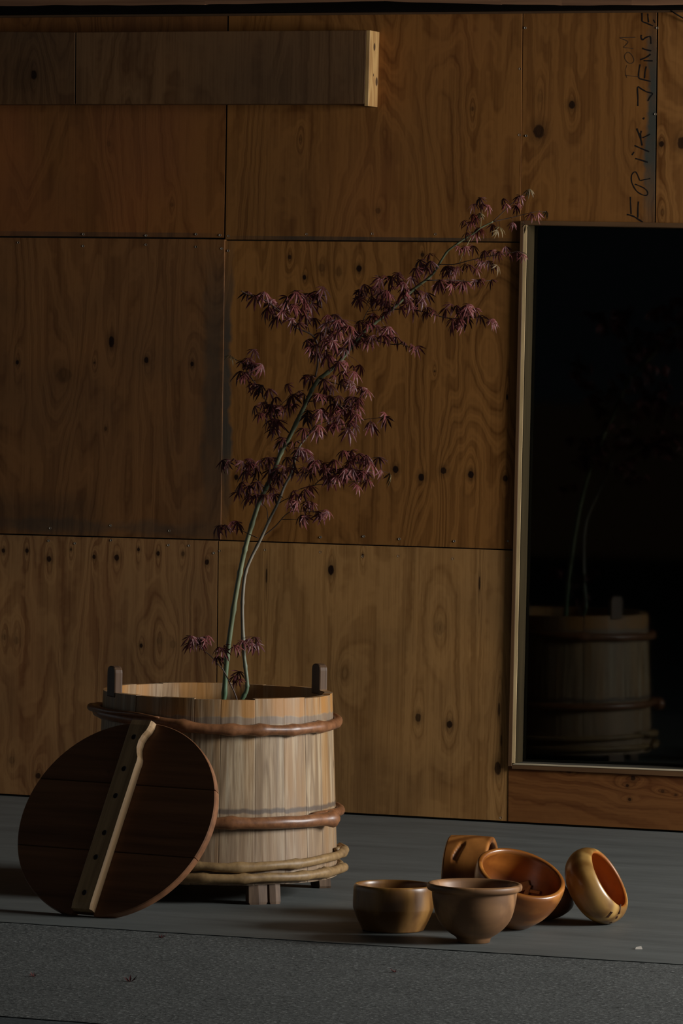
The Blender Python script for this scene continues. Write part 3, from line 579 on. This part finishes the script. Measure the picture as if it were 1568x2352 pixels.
# ------------------------------------------------------------------ turned bowls
def lathe(profile, N=72):   # profile: (radius, height) outside from the foot up over the rim and down inside
    V = []; F = []; n = len(profile)
    for (r, z) in profile:
        for k in range(N): a = 2 * math.pi * k / N; V.append(Vector((r * math.cos(a), r * math.sin(a), z)))
    for i in range(n - 1):
        for k in range(N): F.append((i * N + k, i * N + (k + 1) % N, (i + 1) * N + (k + 1) % N, (i + 1) * N + k))
    F += [tuple(range(N)), tuple((n - 1) * N + k for k in range(N))]
    return V, F
def smooth_prof(pts, n=4): return [(p.x, p.y) for p in catmull([(x, y, 0) for x, y in pts], n)]
def inner(h, ri, rb, zb): return [(ri * 1.0, h * .8), ((ri + rb) * .52, h * .5), (rb, zb + .012), (rb * .7, zb + .002), (rb * .3, zb), (0.002, zb)]
def bowl(name, prof, m, label, axis=None, base_px=None, centre_px=None, centre_h=0.0, spin=0.0, warp=None, lift=0.0003, shift=(0, 0, 0), size=1.0, inm=None):
    prof = [(a * size, b_ * size) for a, b_ in prof]; centre_h *= size
    V, F = lathe(prof)
    if warp: V = [warp(v) for v in V]
    if axis is None: axis = Vector((0, 0, 1))
    else: axis = (r0 * axis[0] + f0 * axis[1] + zz * axis[2]).normalized()
    q = zz.rotation_difference(axis).to_matrix() @ Matrix.Rotation(spin, 3, 'Z')
    if base_px: loc = fp(*base_px); loc.z += lift
    else:
        mz = min((q @ v).z for v in V); cz = (q @ Vector((0, 0, centre_h))).z
        zc = cz - mz + lift                     # the height the chosen centre must have for the lowest point to meet the floor
        c = fp(*centre_px, z=zc); loc = c - q @ Vector((0, 0, centre_h))
    loc = loc + Vector(shift)
    o = empty('turned_bowl', mat=Matrix.Translation(loc) @ q.to_4x4()); tag(o, label, 'bowl')
    bo = mesh('bowl_body', V, F, m, o, smooth=True)
    if inm is not None:     # deeper coloured varnish inside the rim
        bo.data.materials.append(inm); N = len(V) // len(prof); k = max(range(len(prof)), key=lambda i: (prof[i][1], i)) + 2
        for i, p in enumerate(bo.data.polygons):
            if k * N <= i < (len(prof) - 1) * N or i == len(F) - 1: p.material_index = 1
    return o
def shade(o):
    for c in o.children: pass
# upright straight-sided bowl
bA = bowl('A', [(.001, 0), (.068, 0), (.073, .001), (.0745, .004)] + smooth_prof([(.0775, .010), (.0845, .024), (.0905, .038), (.0950, .050), (.0962, .058), (.0962, .075), (.0950, .104)], 3) + [(.0935, .1075), (.0915, .1095), (.0885, .1095), (.0865, .1075)] + smooth_prof([(.0855, .10), (.085, .07), (.082, .04), (.070, .018), (.045, .0125), (.002, .012)], 3),
          wood('bowl_wood_amber', (0.42, 0.210, 0.056), (0.25, 0.108, 0.025), 'Z', 0.38, 0.45, 26, 7, coat=0.25, seed=3, objvar=0, knots=0.8, ring=14), 'upright straight-sided amber bowl with two dark knots, beside the flared bowl', base_px=(902, 2136), spin=1.2)
bB = bowl('B', [(.001, 0), (.036, 0), (.0385, .001), (.0395, .009), (.0425, .0125)] + smooth_prof([(.046, .0150), (.057, .022), (.071, .034), (.0845, .052), (.0925, .073), (.0975, .098), (.0995, .117)], 4) + smooth_prof([(.1000, .1195), (.1085, .1225), (.1115, .128), (.1110, .1345), (.1075, .1375), (.103, .1378), (.0985, .1355)], 3) + smooth_prof([(.0955, .130), (.0905, .11), (.086, .08), (.074, .05), (.05, .028), (.03, .022), (.002, .02)], 3),
          wood('bowl_wood_walnut', (0.41, 0.205, 0.084), (0.24, 0.110, 0.043), 'X', 0.5, 0.4, 22, 6, blocks=9, seed=11, objvar=0, ring=16, coat=0.05), 'pinkish brown footed bowl with a flared lip, nearest the camera', base_px=(1087, 2164), spin=0.5)
bC = bowl('C', [(.001, 0), (.054, 0), (.060, .002), (.064, .006)] + smooth_prof([(.070, .014), (.086, .036), (.099, .064), (.1055, .092), (.1065, .112)], 4) + [(.1055, .1185), (.1025, .1215), (.0965, .122), (.0935, .1195)] + smooth_prof([(.0925, .112), (.0915, .09), (.086, .06), (.072, .034), (.05, .02), (.002, .018)], 3),
          wood('bowl_wood_orange', (0.56, 0.205, 0.038), (0.33, 0.100, 0.015), 'X', 0.30, 0.5, 24, 6, blocks=16, blockz=.041, coat=0.5, seed=21, objvar=0, ring=12), 'orange blocked-wood bowl tipped towards the camera with scraps inside', axis=(.25, -.40, .884), centre_px=(1198, 2004), centre_h=.122, spin=0.3, size=1.03, inm=wood('bowl_inside_orange', (0.48, 0.155, 0.024), (0.27, 0.075, 0.010), 'X', 0.34, 0.45, 22, 6, coat=0.4, seed=24, objvar=0, ring=10))
def slot(v):
    a = math.atan2(v.y, v.x); r = math.hypot(v.x, v.y)
    if r < .088: return v
    da = (a - SL_A) * r; dz_ = v.z - 0.037 + da * 0.30
    d = max(abs(da) - .020, 0); k = math.hypot(d, dz_); s = max(0.0, min(1.0, (.0085 - k) / .0045)); s = s * s * (3 - 2 * s)
    return Vector((v.x * (1 - .0065 * s / r), v.y * (1 - .0065 * s / r), v.z))
SL_A = 0.0
fineD = [(.001, 0), (.092, 0), (.097, .002)] + [(.0995 + .0015 * math.sin(k / 40 * 3.1), .004 + .098 * k / 40) for k in range(41)] + [(.0985, .1055), (.0955, .107), (.088, .107), (.085, .105), (.084, .09), (.083, .05), (.078, .02), (.06, .0125), (.002, .012)]
_l = lathe
def lathe(p, N=72): return _l(p, 320 if p is fineD else 72)
DAX = (.965, -.22, 0.0)
bD = bowl('D', fineD, wood('bowl_wood_chestnut', (0.40, 0.150, 0.032), (0.25, 0.082, 0.015), 'X', 0.36, 0.45, 20, 7, coat=0.35, seed=31, objvar=0, ring=18), 'chestnut bowl on its side with a carved finger slot, behind the tipped bowl', axis=DAX, centre_px=(1079, 2014), centre_h=.053, spin=0.0, warp=None)
# cut the slot where it faces the camera, near the top of the wall
mloc = bD.matrix_world.inverted().to_3x3(); tdir = mloc @ (zz * 0.70 - f0 * 0.72); SL_A = math.atan2(tdir.y, tdir.x)
for v in bD.children[0].data.vertices: v.co = slot(v.co)
bE = bowl('E', [(.001, 0), (.044, 0)] + smooth_prof([(.050, .001), (.066, .007), (.082, .020), (.0915, .038), (.0935, .052), (.0905, .068), (.083, .080), (.0765, .0855), (.0715, .0860), (.0685, .0835)], 4) + smooth_prof([(.069, .078), (.074, .06), (.072, .04), (.058, .022), (.03, .015), (.002, .014)], 3),
          wood('bowl_wood_honey', (0.52, 0.30, 0.085), (0.33, 0.155, 0.035), 'X', 0.32, 0.5, 22, 6, coat=0.45, seed=41, objvar=0, ring=20), 'honey yellow rounded bowl on edge with dark repair patches, furthest right', axis=(.80, -.311, .511), centre_px=(1398, 2019), centre_h=.085, spin=0.2, size=1.05, inm=wood('bowl_inside_deep', (0.40, 0.120, 0.015), (0.24, 0.060, 0.007), 'X', 0.4, 0.4, 22, 6, coat=0.2, seed=44, objvar=0))
bF = bowl('F', [(.001, 0), (.05, 0), (.056, .002)] + smooth_prof([(.062, .008), (.080, .03), (.092, .055), (.097, .08), (.097, .094)], 3) + [(.0955, .099), (.091, .100), (.087, .098)] + smooth_prof([(.086, .09), (.082, .06), (.066, .03), (.04, .016), (.002, .014)], 3),
          wood('bowl_wood_umber', (0.14, 0.055, 0.018), (0.08, 0.028, 0.009), 'X', 0.4, 0.4, 22, 6, coat=0.2, seed=51, objvar=0), 'dark bowl propped between the tipped bowl and the honey bowl', axis=(.70, .34, .62), centre_px=(1262, 2026), centre_h=.10, spin=0.9, size=0.86)
# dark inlaid patches on the honey bowl, let into its surface
pmat = plain('patch_brown', (0.055, 0.020, 0.008), 0.5)
inv = bE.matrix_world.inverted()
dep = bpy.context.evaluated_depsgraph_get()
for (px, py, L, W, sk) in ((1399.5, 2101, 18, 6, .45), (1423.5, 2088, 23, 4.5, .22), (1416, 2107, 9, 5, -.4), (1402, 2119, 7, 5, 1.2)):
    o_ = inv @ CAM; d_ = (inv.to_3x3() @ ray(px, py)).normalized()
    hit, hp, hn, fi = bE.children[0].ray_cast(o_, d_)
    if not hit: continue
    up = inv.to_3x3() @ (zz + r0 * sk); t1 = (up - hn * up.dot(hn)).normalized(); t2 = hn.cross(t1); l = L / 960 / 2; w2 = W / 960 / 2
    pts = [hp + t1 * a + t2 * b_ + hn * 0.0007 for a, b_ in ((-l, -w2), (l, -w2 * .8), (l, w2), (-l, w2 * .8))]
    hexa('repair_patch', pts, [p - hn * .0022 for p in pts], pmat, bE)
# scraps in the tipped bowl
scm = wood('offcut_wood', (0.66, 0.42, 0.20), (0.48, 0.27, 0.11), 'X', 0.6, 0.3, 60, 4, seed=2)
invC = bC.matrix_world.inverted()
for i, (px, py, L, W, H, rz, lab) in enumerate(((1201, 2036, .034, .020, .008, .5, 'flat wood offcut leaning inside the tipped bowl, topmost scrap'), (1213, 2045, .026, .012, .007, 1.3, 'small square wood offcut in the middle of the tipped bowl scraps'), (1228, 2049, .034, .008, .006, -.25, 'thin pale wood sliver at the right of the scraps in the tipped bowl'))):
    o_ = invC @ CAM; d_ = (invC.to_3x3() @ ray(px, py)).normalized()
    hit, hp, hn, fi = bC.children[0].ray_cast(o_, d_)
    wpnt = bC.matrix_world @ hp; nrm = (bC.matrix_world.to_3x3() @ hn).normalized()
    if nrm.dot(CAM - wpnt) < 0: nrm = -nrm
    q = zz.rotation_difference(nrm).to_matrix() @ Matrix.Rotation(rz, 3, 'Z')
    o = boxo('wood_offcut', (-L / 2, -W / 2, 0), (L / 2, W / 2, H), scm, None, 0.001); o.matrix_world = Matrix.Translation(wpnt + nrm * 0.001) @ q.to_4x4()
    tag(o, lab, 'wood scrap', 'wood scraps in the tipped bowl')

# ------------------------------------------------------------------ the maple standing in the tub
TD = 12.09
mp = empty('maple_branch', TUB + Vector((0, 0, .0755))); tag(mp, 'tall thin red-leaved maple with two leaning stems, standing in the tub', 'maple')
inv = -mp.location
def bark(name, c1, c2):
    b = NB(name, 0.45, 0.4); n = b.noise(b.v_('MULTIPLY', b.obj, (60, 60, 14)), 1.0, 3); x, y, z = b.sep(b.obj)
    c = b.mix(b.rng(n, 0.35, 0.65, 0, 1), c1, c2); c = b.mix(b.rng(z, 0.62, 0.42, 0, .8), c, (0.06, 0.125, 0.06))
    b.bump(n, 0.2, 0.001); return b.col(c)
bk1 = bark('stem_bark_green', (0.20, 0.21, 0.115), (0.11, 0.12, 0.06)); bk2 = bark('stem_bark_grey', (0.25, 0.21, 0.155), (0.13, 0.105, 0.07))
bk3 = plain('twig_bark', (0.085, 0.05, 0.036), 0.5, 0.3, 60); bk4 = plain('twig_pale', (0.24, 0.19, 0.085), 0.5, 0.2, 60)
rt = random.Random(11)
samples = []
def branch(name, pts, ra, rb, m, d0=0.0, d1=0.0, nodes=True):
    n = len(pts); W = []
    for i, (x, y) in enumerate(pts):
        t = i / (n - 1); W.append(dp(x, y, TD + d0 + (d1 - d0) * t) + inv)
    P = catmull(W, 5); N = len(P)
    rad_ = [ra + (rb - ra) * i / (N - 1) for i in range(N)]
    if nodes:
        for i in range(4, N - 2, 7): rad_[i] *= 1.22
    q = catmull([(x, y, 0) for x, y in pts], 5)
    for i, p in enumerate(P): samples.append((q[i].x, q[i].y, p))
    return tube(name, P, rad_, m, mp, 8 if ra > .002 else 5)
S1 = [(503, 1700), (507, 1650), (514, 1603), (518.5, 1540), (523.5, 1490), (536, 1400), (547, 1335), (556, 1290), (564, 1255), (575, 1216), (595, 1154), (623, 1095), (645.5, 1039), (665, 1003), (704, 922), (718, 892), (732, 870)]
branch('stem', S1, .0074, .0052, bk1)
S1b = [(732, 870), (758, 851), (780, 830), (804, 801), (833, 765), (860, 742), (887, 721), (920, 692), (954, 661), (981, 641), (996, 626), (1008, 607), (1025, 580), (1040, 567), (1069, 547), (1089, 535), (1104, 523), (1132, 509)]
branch('stem', S1b, .0050, .0016, bk1, 0, -.03)
S2 = [(520, 1700), (540, 1640), (558, 1602), (566, 1586), (567, 1566), (563, 1530), (559.5, 1496), (556.5, 1420), (557, 1375), (562.5, 1321), (576, 1283), (600, 1235), (617.5, 1196), (637, 1157), (654, 1115), (666.6, 1092), (674, 1067), (679, 1048), (688, 1025), (705, 1003), (716, 988), (724, 978)]
branch('stem', S2, .0062, .0020, bk2, -.03, -.05)
TW = [  # twigs: points, start radius, depth start and end, pale
    ([(1132, 509), (1161, 481), (1187, 457), (1216, 437)], .0013, -.03, -.05, 0), ([(1132, 509), (1173, 500), (1201, 493), (1228, 487), (1253, 486)], .0013, -.03, -.02, 0), ([(1103, 523), (1105, 503), (1107, 481)], .0011, -.03, -.05, 1),
    ([(1008, 607), (1042, 607), (1075, 599), (1109, 591), (1147, 585), (1190, 578), (1211, 585)], .0015, -.03, -.06, 0), ([(1081, 546), (1066, 575), (1054, 604)], .0011, -.03, -.04, 1), ([(981, 644), (1034, 643), (1083, 647), (1129, 644)], .0015, -.02, 0.02, 0),
    ([(899, 711), (933, 710), (971, 716), (1025, 730), (1059, 731), (1107, 729), (1129, 739)], .0018, -.01, -.06, 0), ([(828, 771), (870, 784), (901, 791), (925, 791), (959, 808)], .0016, -.01, -.05, 0), ([(833, 764), (833, 740), (843, 716), (858, 696)], .0015, -.01, .03, 0), ([(843, 716), (857, 713), (871, 712)], .0009, .01, .0, 0),
    ([(724, 866), (729, 840), (730, 815), (729, 795), (724, 779), (711, 766), (678, 751), (657, 729), (631, 705), (605, 688), (576, 679), (553, 668)], .0027, 0, -.05, 0), ([(711, 766), (705, 740), (708, 715), (716, 694), (737, 664)], .0013, -.02, .03, 0), ([(730, 800), (734, 775), (738, 755)], .0013, -.02, .0, 0),
    ([(735, 870), (778, 883), (826, 895), (847, 909)], .0014, 0, -.06, 0), ([(704, 923), (732, 920), (767, 922), (791, 941)], .0018, 0, -.05, 1), ([(663, 994), (649, 978), (628, 957), (612, 925), (601, 903), (574, 863), (555, 834), (526, 820)], .0019, 0, .04, 0), ([(628, 957), (640, 935), (668, 910), (690, 897)], .0012, .01, .03, 0),
    ([(724, 978), (728, 960), (732, 946)], .0013, -.05, -.04, 0), ([(724, 978), (740, 982), (770, 983), (799, 983)], .0014, -.05, -.07, 0), ([(728, 976), (750, 968), (778, 967)], .0012, -.05, -.02, 0), ([(778, 975), (799, 973), (830, 965), (856, 961), (880, 960), (904, 965)], .0011, -.05, -.06, 0),
    ([(601, 1234), (631, 1210), (662, 1178), (699, 1174), (749, 1180)], .0016, -.03, -.07, 0), ([(648, 1193), (666, 1193), (682, 1193)], .0010, -.04, -.06, 0), ([(641, 1155), (656, 1147), (674, 1140), (700, 1130)], .0014, -.03, -.07, 0), ([(690, 1123), (724, 1114), (761, 1111), (803, 1107), (853, 1104)], .0015, -.05, -.06, 0), ([(668, 1134), (690, 1123)], .0014, -.05, -.05, 0),
    ([(724, 1112), (744, 1095), (775, 1080), (800, 1070), (831, 1060), (867, 1050), (890, 1059)], .0014, -.05, -.09, 0), ([(800, 1078), (817, 1083), (845, 1081), (870, 1080), (893, 1087)], .0010, -.06, -.04, 0), ([(608, 1127), (600, 1112), (578, 1093), (547, 1074), (528, 1062)], .0014, 0, -.03, 0), ([(592, 1236), (570, 1226), (545, 1216), (502, 1216)], .0012, -.03, .02, 0), ([(615, 1193), (612, 1168), (601, 1157)], .0012, -.03, -.02, 0),
    ([(548, 1640), (543, 1604), (526, 1565), (510, 1535), (505, 1530), (484, 1507), (466, 1493)], .0022, -.05, -.06, 0), ([(508, 1532), (517, 1504), (530, 1489), (558, 1474)], .0014, -.055, -.10, 0), ([(530, 1573), (543, 1563), (549, 1552)], .0010, -.05, -.06, 0)]
for pts, ra, d0, d1, pl in TW: branch('twig', pts, ra, ra * .45, bk4 if pl else bk3, d0, d1, False)
# leaves, listed from where they hang: crop origin, scale and positions
LV = [((1040, 420, 6.533, .72), [(410, 240), (330, 330), (430, 330), (520, 350), (400, 470), (290, 490), (170, 580), (350, 540), (270, 600), (380, 690), (430, 720), (330, 760), (200, 760), (590, 640), (660, 720), (700, 680), (900, 610), (1080, 640), (1170, 480), (1290, 460), (1400, 440), (1010, 210), (1150, 110), (750, 250), (940, 360), (990, 330), (790, 330), (80, 970), (190, 970), (300, 960), (480, 1030), (590, 1030), (690, 1050), (790, 970), (840, 1080), (960, 1040), (1050, 1090), (60, 1270), (180, 1230), (240, 1250), (330, 1290), (380, 1170), (430, 1190), (540, 1190), (600, 1230), (660, 1250), (60, 1480), (130, 1500), (340, 1470), (410, 1460), (580, 1470), (20, 1340)]),
    ((780, 580, 4.126, .95), [(850, 20), (760, 80), (860, 90), (720, 160), (830, 150), (1000, 140), (1060, 140), (430, 230), (380, 240), (540, 220), (490, 240), (680, 240), (600, 290), (230, 310), (200, 360), (290, 340), (300, 420), (380, 370), (500, 330), (460, 400), (350, 450), (180, 440), (430, 470), (600, 390), (640, 360), (690, 350), (760, 370), (820, 390), (720, 440), (780, 450), (540, 470), (690, 520), (640, 430), (830, 530), (820, 570), (1010, 540), (1060, 500), (1110, 510), (1180, 550), (1230, 500), (1280, 540), (1130, 630), (1070, 640), (1200, 620), (1320, 600), (1430, 650), (950, 270), (1040, 280), (1180, 280), (470, 530), (310, 590), (330, 610), (180, 660), (260, 660), (140, 760), (220, 770), (350, 700), (430, 720), (490, 740), (400, 790), (460, 790), (300, 800), (250, 830), (530, 810), (610, 860), (680, 880), (730, 900)]),
    ((520, 640, 4.612, 1.0), [(230, 150), (310, 190), (400, 150), (440, 220), (480, 240), (450, 310), (430, 330), (500, 330), (640, 200), (620, 260), (700, 280), (720, 300), (830, 260), (900, 280), (800, 330), (600, 350), (540, 410), (690, 430), (760, 480), (840, 390), (930, 430), (740, 150), (830, 170), (910, 160), (980, 180), (1020, 100), (1050, 480), (1140, 450), (1220, 450), (1090, 540), (1230, 510), (1300, 510), (1180, 560), (850, 660), (900, 650), (950, 710), (900, 790), (960, 780), (1050, 730), (1040, 800), (1080, 820), (1150, 390), (1210, 740), (1250, 750), (1040, 650), (1130, 670), (1300, 640), (1330, 650), (290, 760), (1190, 890), (1280, 900), (1340, 930), (1000, 580)]),
    ((510, 780, 3.733, .95), [(180, 190), (240, 200), (270, 220), (340, 220), (160, 280), (200, 310), (240, 370), (300, 430), (400, 430), (330, 400), (280, 580), (350, 550), (460, 500), (430, 570), (380, 630), (460, 570), (520, 580), (600, 480), (570, 560), (620, 560), (560, 390), (660, 450), (700, 470), (400, 710), (480, 700), (420, 760), (450, 770), (520, 850), (500, 880), (600, 880), (640, 880), (660, 940), (800, 780), (840, 790), (700, 770), (740, 620), (790, 640), (720, 660), (840, 610), (920, 640), (960, 610), (900, 660), (980, 670), (1010, 690), (960, 730), (1080, 500), (1130, 500), (1170, 520), (1150, 570), (1070, 570), (1000, 560), (940, 560), (1110, 620), (1150, 650), (1090, 700), (1130, 730), (1080, 780), (1270, 710), (1400, 670), (1030, 350), (1090, 360), (1130, 400), (1200, 420), (1240, 440), (960, 310), (1030, 280), (1130, 280), (890, 410), (930, 400), (760, 320), (870, 350), (790, 480), (860, 480), (920, 490), (1000, 490), (70, 145)]),
    ((480, 1000, 3.564, .95), [(110, 210), (150, 220), (210, 200), (270, 220), (340, 200), (360, 230), (420, 210), (480, 190), (530, 190), (330, 280), (390, 280), (300, 300), (500, 290), (560, 280), (610, 260), (650, 270), (700, 270), (590, 310), (550, 340), (740, 120), (780, 120), (690, 190), (640, 190), (840, 180), (890, 210), (870, 260), (780, 270), (770, 300), (830, 300), (940, 280), (960, 250), (1010, 280), (1030, 210), (1150, 220), (1100, 130), (1160, 140), (1220, 160), (1290, 170), (1390, 190), (1140, 260), (1110, 290), (1180, 280), (1090, 320), (1040, 340), (1010, 340), (970, 350), (1240, 300), (1290, 310), (1300, 370), (1200, 400), (1320, 230), (1410, 290), (1480, 320), (270, 390), (260, 420), (330, 420), (390, 390), (240, 470), (310, 480), (340, 500), (390, 490), (520, 440), (500, 480), (540, 490), (690, 460), (780, 450), (760, 490), (660, 540), (720, 540), (700, 570), (810, 550), (850, 560), (770, 570), (890, 630), (920, 640), (970, 630), (750, 660), (780, 670), (70, 750), (130, 740), (200, 710), (230, 720)]),
    ((400, 1420, 3.92, .85), [(150, 170), (210, 180), (270, 180), (300, 170), (180, 200), (250, 210), (400, 270), (440, 280), (540, 250), (580, 270), (620, 210), (680, 190), (730, 180), (740, 230), (690, 230), (380, 350), (580, 490), (585, 560)])]
def leaf_data(v):   # palmate leaf hanging from the origin, middle lobe along +X, drooping
    rl = random.Random(100 + v); V = []; F = []
    lobes = [(0, 1.0), (30, .95), (-30, .95), (62, .80), (-62, .80), (98, .55), (-98, .55)]
    if v % 3 == 2: lobes = lobes[:5]
    for a, L in lobes:
        a = R_(a + rl.uniform(-7, 7)); L *= 0.040 * rl.uniform(.88, 1.1); wd = L * rl.uniform(.07, .10); dr = rl.uniform(.5, 1.1); lift = rl.uniform(-.1, .15)
        dx, dy = math.cos(a), math.sin(a); i0 = len(V)
        for t, k in ((0.0, .25), (.3, .8), (.58, 1.0), (.82, .55), (1.0, 0.0)):
            s = t * L * (1 - .12 * dr * t); z = lift * t * L - dr * L * t * t * .75
            V.append(Vector((dx * s, dy * s, z)))                       # midrib
            if k: V.append(Vector((dx * s - dy * wd * k, dy * s + dx * wd * k, z - wd * k * .45))); V.append(Vector((dx * s + dy * wd * k, dy * s - dx * wd * k, z - wd * k * .45)))
        for q in range(3):
            b_ = i0 + q * 3; F += [(b_, b_ + 3, b_ + 4, b_ + 1), (b_, b_ + 2, b_ + 5, b_ + 3)]
        b_ = i0 + 9; F += [(b_, b_ + 3, b_ + 1), (b_, b_ + 2, b_ + 3)]
    return V, F
def leaf_mat(name, c1, c2):
    b = NB(name, 0.5, 0.28); rnd = b.rnd(); n = b.noise(b.obj, 80, 2)
    return b.col(b.mix(b.m_('ADD', b.m_('MULTIPLY', rnd, .75), b.m_('MULTIPLY', n, .3)), c1, c2))
lmat = leaf_mat('maple_leaf', (0.185, 0.044, 0.040), (0.065, 0.020, 0.019)); lmr = leaf_mat('maple_leaf_red', (0.15, 0.018, 0.014), (0.09, 0.014, 0.012)); lmg = leaf_mat('maple_leaf_young', (0.20, 0.15, 0.065), (0.13, 0.08, 0.035))
lmeshes = []
for v in range(7):
    V, F = leaf_data(v); me = bpy.data.meshes.new('leaf'); me.from_pydata([tuple(q) for q in V], [], F); me.materials.append(lmat); lmeshes.append((me, V, F))
redm = [m.copy() for m, _, _ in lmeshes[:3]]; 
for m in redm: m.materials.clear(); m.materials.append(lmr)
ygm = [m.copy() for m, _, _ in lmeshes[2:4]]
for m in ygm: m.materials.clear(); m.materials.append(lmg)
allv = []
for (ox, oy, s, sz), L in LV:
    for (x, y) in L: allv.append((ox + x / s, oy + y / s, sz))
first = len(allv)
for (x, y, sz) in list(allv):
    if rt.random() < .3 and sz > .8: allv.append((x + rt.gauss(0, 9), y + rt.gauss(0, 7), sz * .95))
red_at = [(855, 723), (860, 728), (1184, 475), (1191, 470), (735, 1095), (760, 1095), (752, 1090), (1084, 495), (1101, 526)]
pale_at = [(1101, 492), (1216, 437), (1254, 487), (1205, 518), (1141, 611), (904, 965), (529, 819), (895, 1090), (1147, 530)]
small_V, small_F, pet_V, pet_F = [], [], [], []
for i, (x, y, sz) in enumerate(allv):
    best = min(samples, key=lambda q: (q[0] - x) ** 2 + (q[1] - y) ** 2)
    dd = math.hypot(best[0] - x, best[1] - y); Dn = (best[2] - inv - CAM).dot(f0)
    D = Dn + rt.uniform(-.02, .02) - min(dd, 50) / 900 * rt.uniform(-.6, 1.0)
    P = dp(x, y - 3, D) + inv
    az = rt.gauss(0, 55); side = 1 if x > best[0] else -1
    # heading in the picture plane (r0) outwards from its twig, swung towards or away from the viewer
    hd = (r0 * side * rt.uniform(-.25, .85) - f0 * rt.uniform(.35, 1.0) * (1 if rt.random() < .8 else -1)).normalized()
    pt = R_(rt.uniform(20, 68)); X = (hd * math.cos(pt) - zz * math.sin(pt)).normalized(); Y = zz.cross(hd).normalized()
    Y = (Matrix.Rotation(R_(rt.uniform(-28, 28)), 3, X) @ Y).normalized(); Z = X.cross(Y).normalized(); Y = Z.cross(X).normalized()
    k = sz * rt.uniform(.76, 1.06)
    M = Matrix.Translation(P) @ Matrix((X, Y, Z)).transposed().to_4x4() @ Matrix.Scale(k, 4)
    isr = min(math.hypot(x - a, y - b_) for a, b_ in red_at) < 8; isp = min(math.hypot(x - a, y - b_) for a, b_ in pale_at) < 7
    me, V, F = lmeshes[i % 7]
    if isr: me = redm[i % 3]
    if isp: me = ygm[i % 2]
    keep = isr or isp or (i < first and ((i * 37) % first) < 285)
    if keep and len([0]) : 
        o = bpy.data.objects.new('leaf', me); COL.objects.link(o); o.parent = mp; o.matrix_local = M
        if isr: o['label'] = 'brighter red leaf'
        elif isp: o['label'] = 'pale young leaf'
    else:
        b0 = len(small_V); small_V += [M @ q for q in V]; small_F += [tuple(b0 + t for t in f) for f in F]
    if dd > 3:
        mid = best[2].lerp(P, .55) + zz * .004
        V2, F2 = tube_data([best[2], mid, P], [.0007, .0006, .0005], 3, False); b0 = len(pet_V); pet_V += V2; pet_F += [tuple(b0 + t for t in f) for f in F2]
if small_V: tag(mesh('leaves', small_V, small_F, lmat, mp, fix=False), kind='stuff')
tag(mesh('leaf_stalks', pet_V, pet_F, plain('stalk_red', (0.10, 0.035, 0.03), 0.5), mp), kind='stuff')

# ------------------------------------------------------------------ small litter on the floor
def fallen(px, py, k, rz, label, z):
    V = []; F = []; rl = random.Random(int(px))
    me, V0, F0 = lmeshes[int(px) % 7]
    pts = [Vector((v.x * k, v.y * k, abs(v.z) * k * .9)) for v in V0]; mn = min(p.z for p in pts)
    V = pts + [p - Vector((0, 0, .0006)) for p in pts]; n = len(pts)
    o = mesh('fallen_leaf', pts, F0, lmat, None, fix=False); p = fp(px, py, z); o.location = (p.x, p.y, z - mn + .0004); o.rotation_euler = (0, 0, rz)
    tag(o, label, 'leaf')
fallen(367, 2154, .55, .3, 'curled dry leaf on the concrete between the lid and the tub front', -.002)
fallen(298, 2255, .62, 1.8, 'reddish fallen leaf on the concrete below the lid', -.002)
fallen(78, 2244, .40, 2.6, 'tiny dark fallen leaf scrap at the left edge of the concrete', -.002)
fallen(909, 2233, .45, 4.0, 'dark fallen leaf scrap on the concrete below the amber bowl', -.002)
cm = plain('chip_white', (0.55, 0.48, 0.40), 0.6)
o = mesh('wood_chip', [(-.009, -.003, 0), (.008, -.004, 0), (.010, .003, .0), (-.007, .004, 0), (-.007, -.002, .005), (.006, -.002, .007), (.007, .002, .006), (-.005, .003, .004)], [(0, 1, 2, 3), (4, 5, 6, 7), (0, 1, 5, 4), (1, 2, 6, 5), (2, 3, 7, 6), (3, 0, 4, 7)], cm); o.location = fp(1466, 2180) + Vector((0, 0, .0003)); o.rotation_euler = (0, 0, .6)
tag(o, 'small pale wood chip on the smooth slab at far right', 'chip')
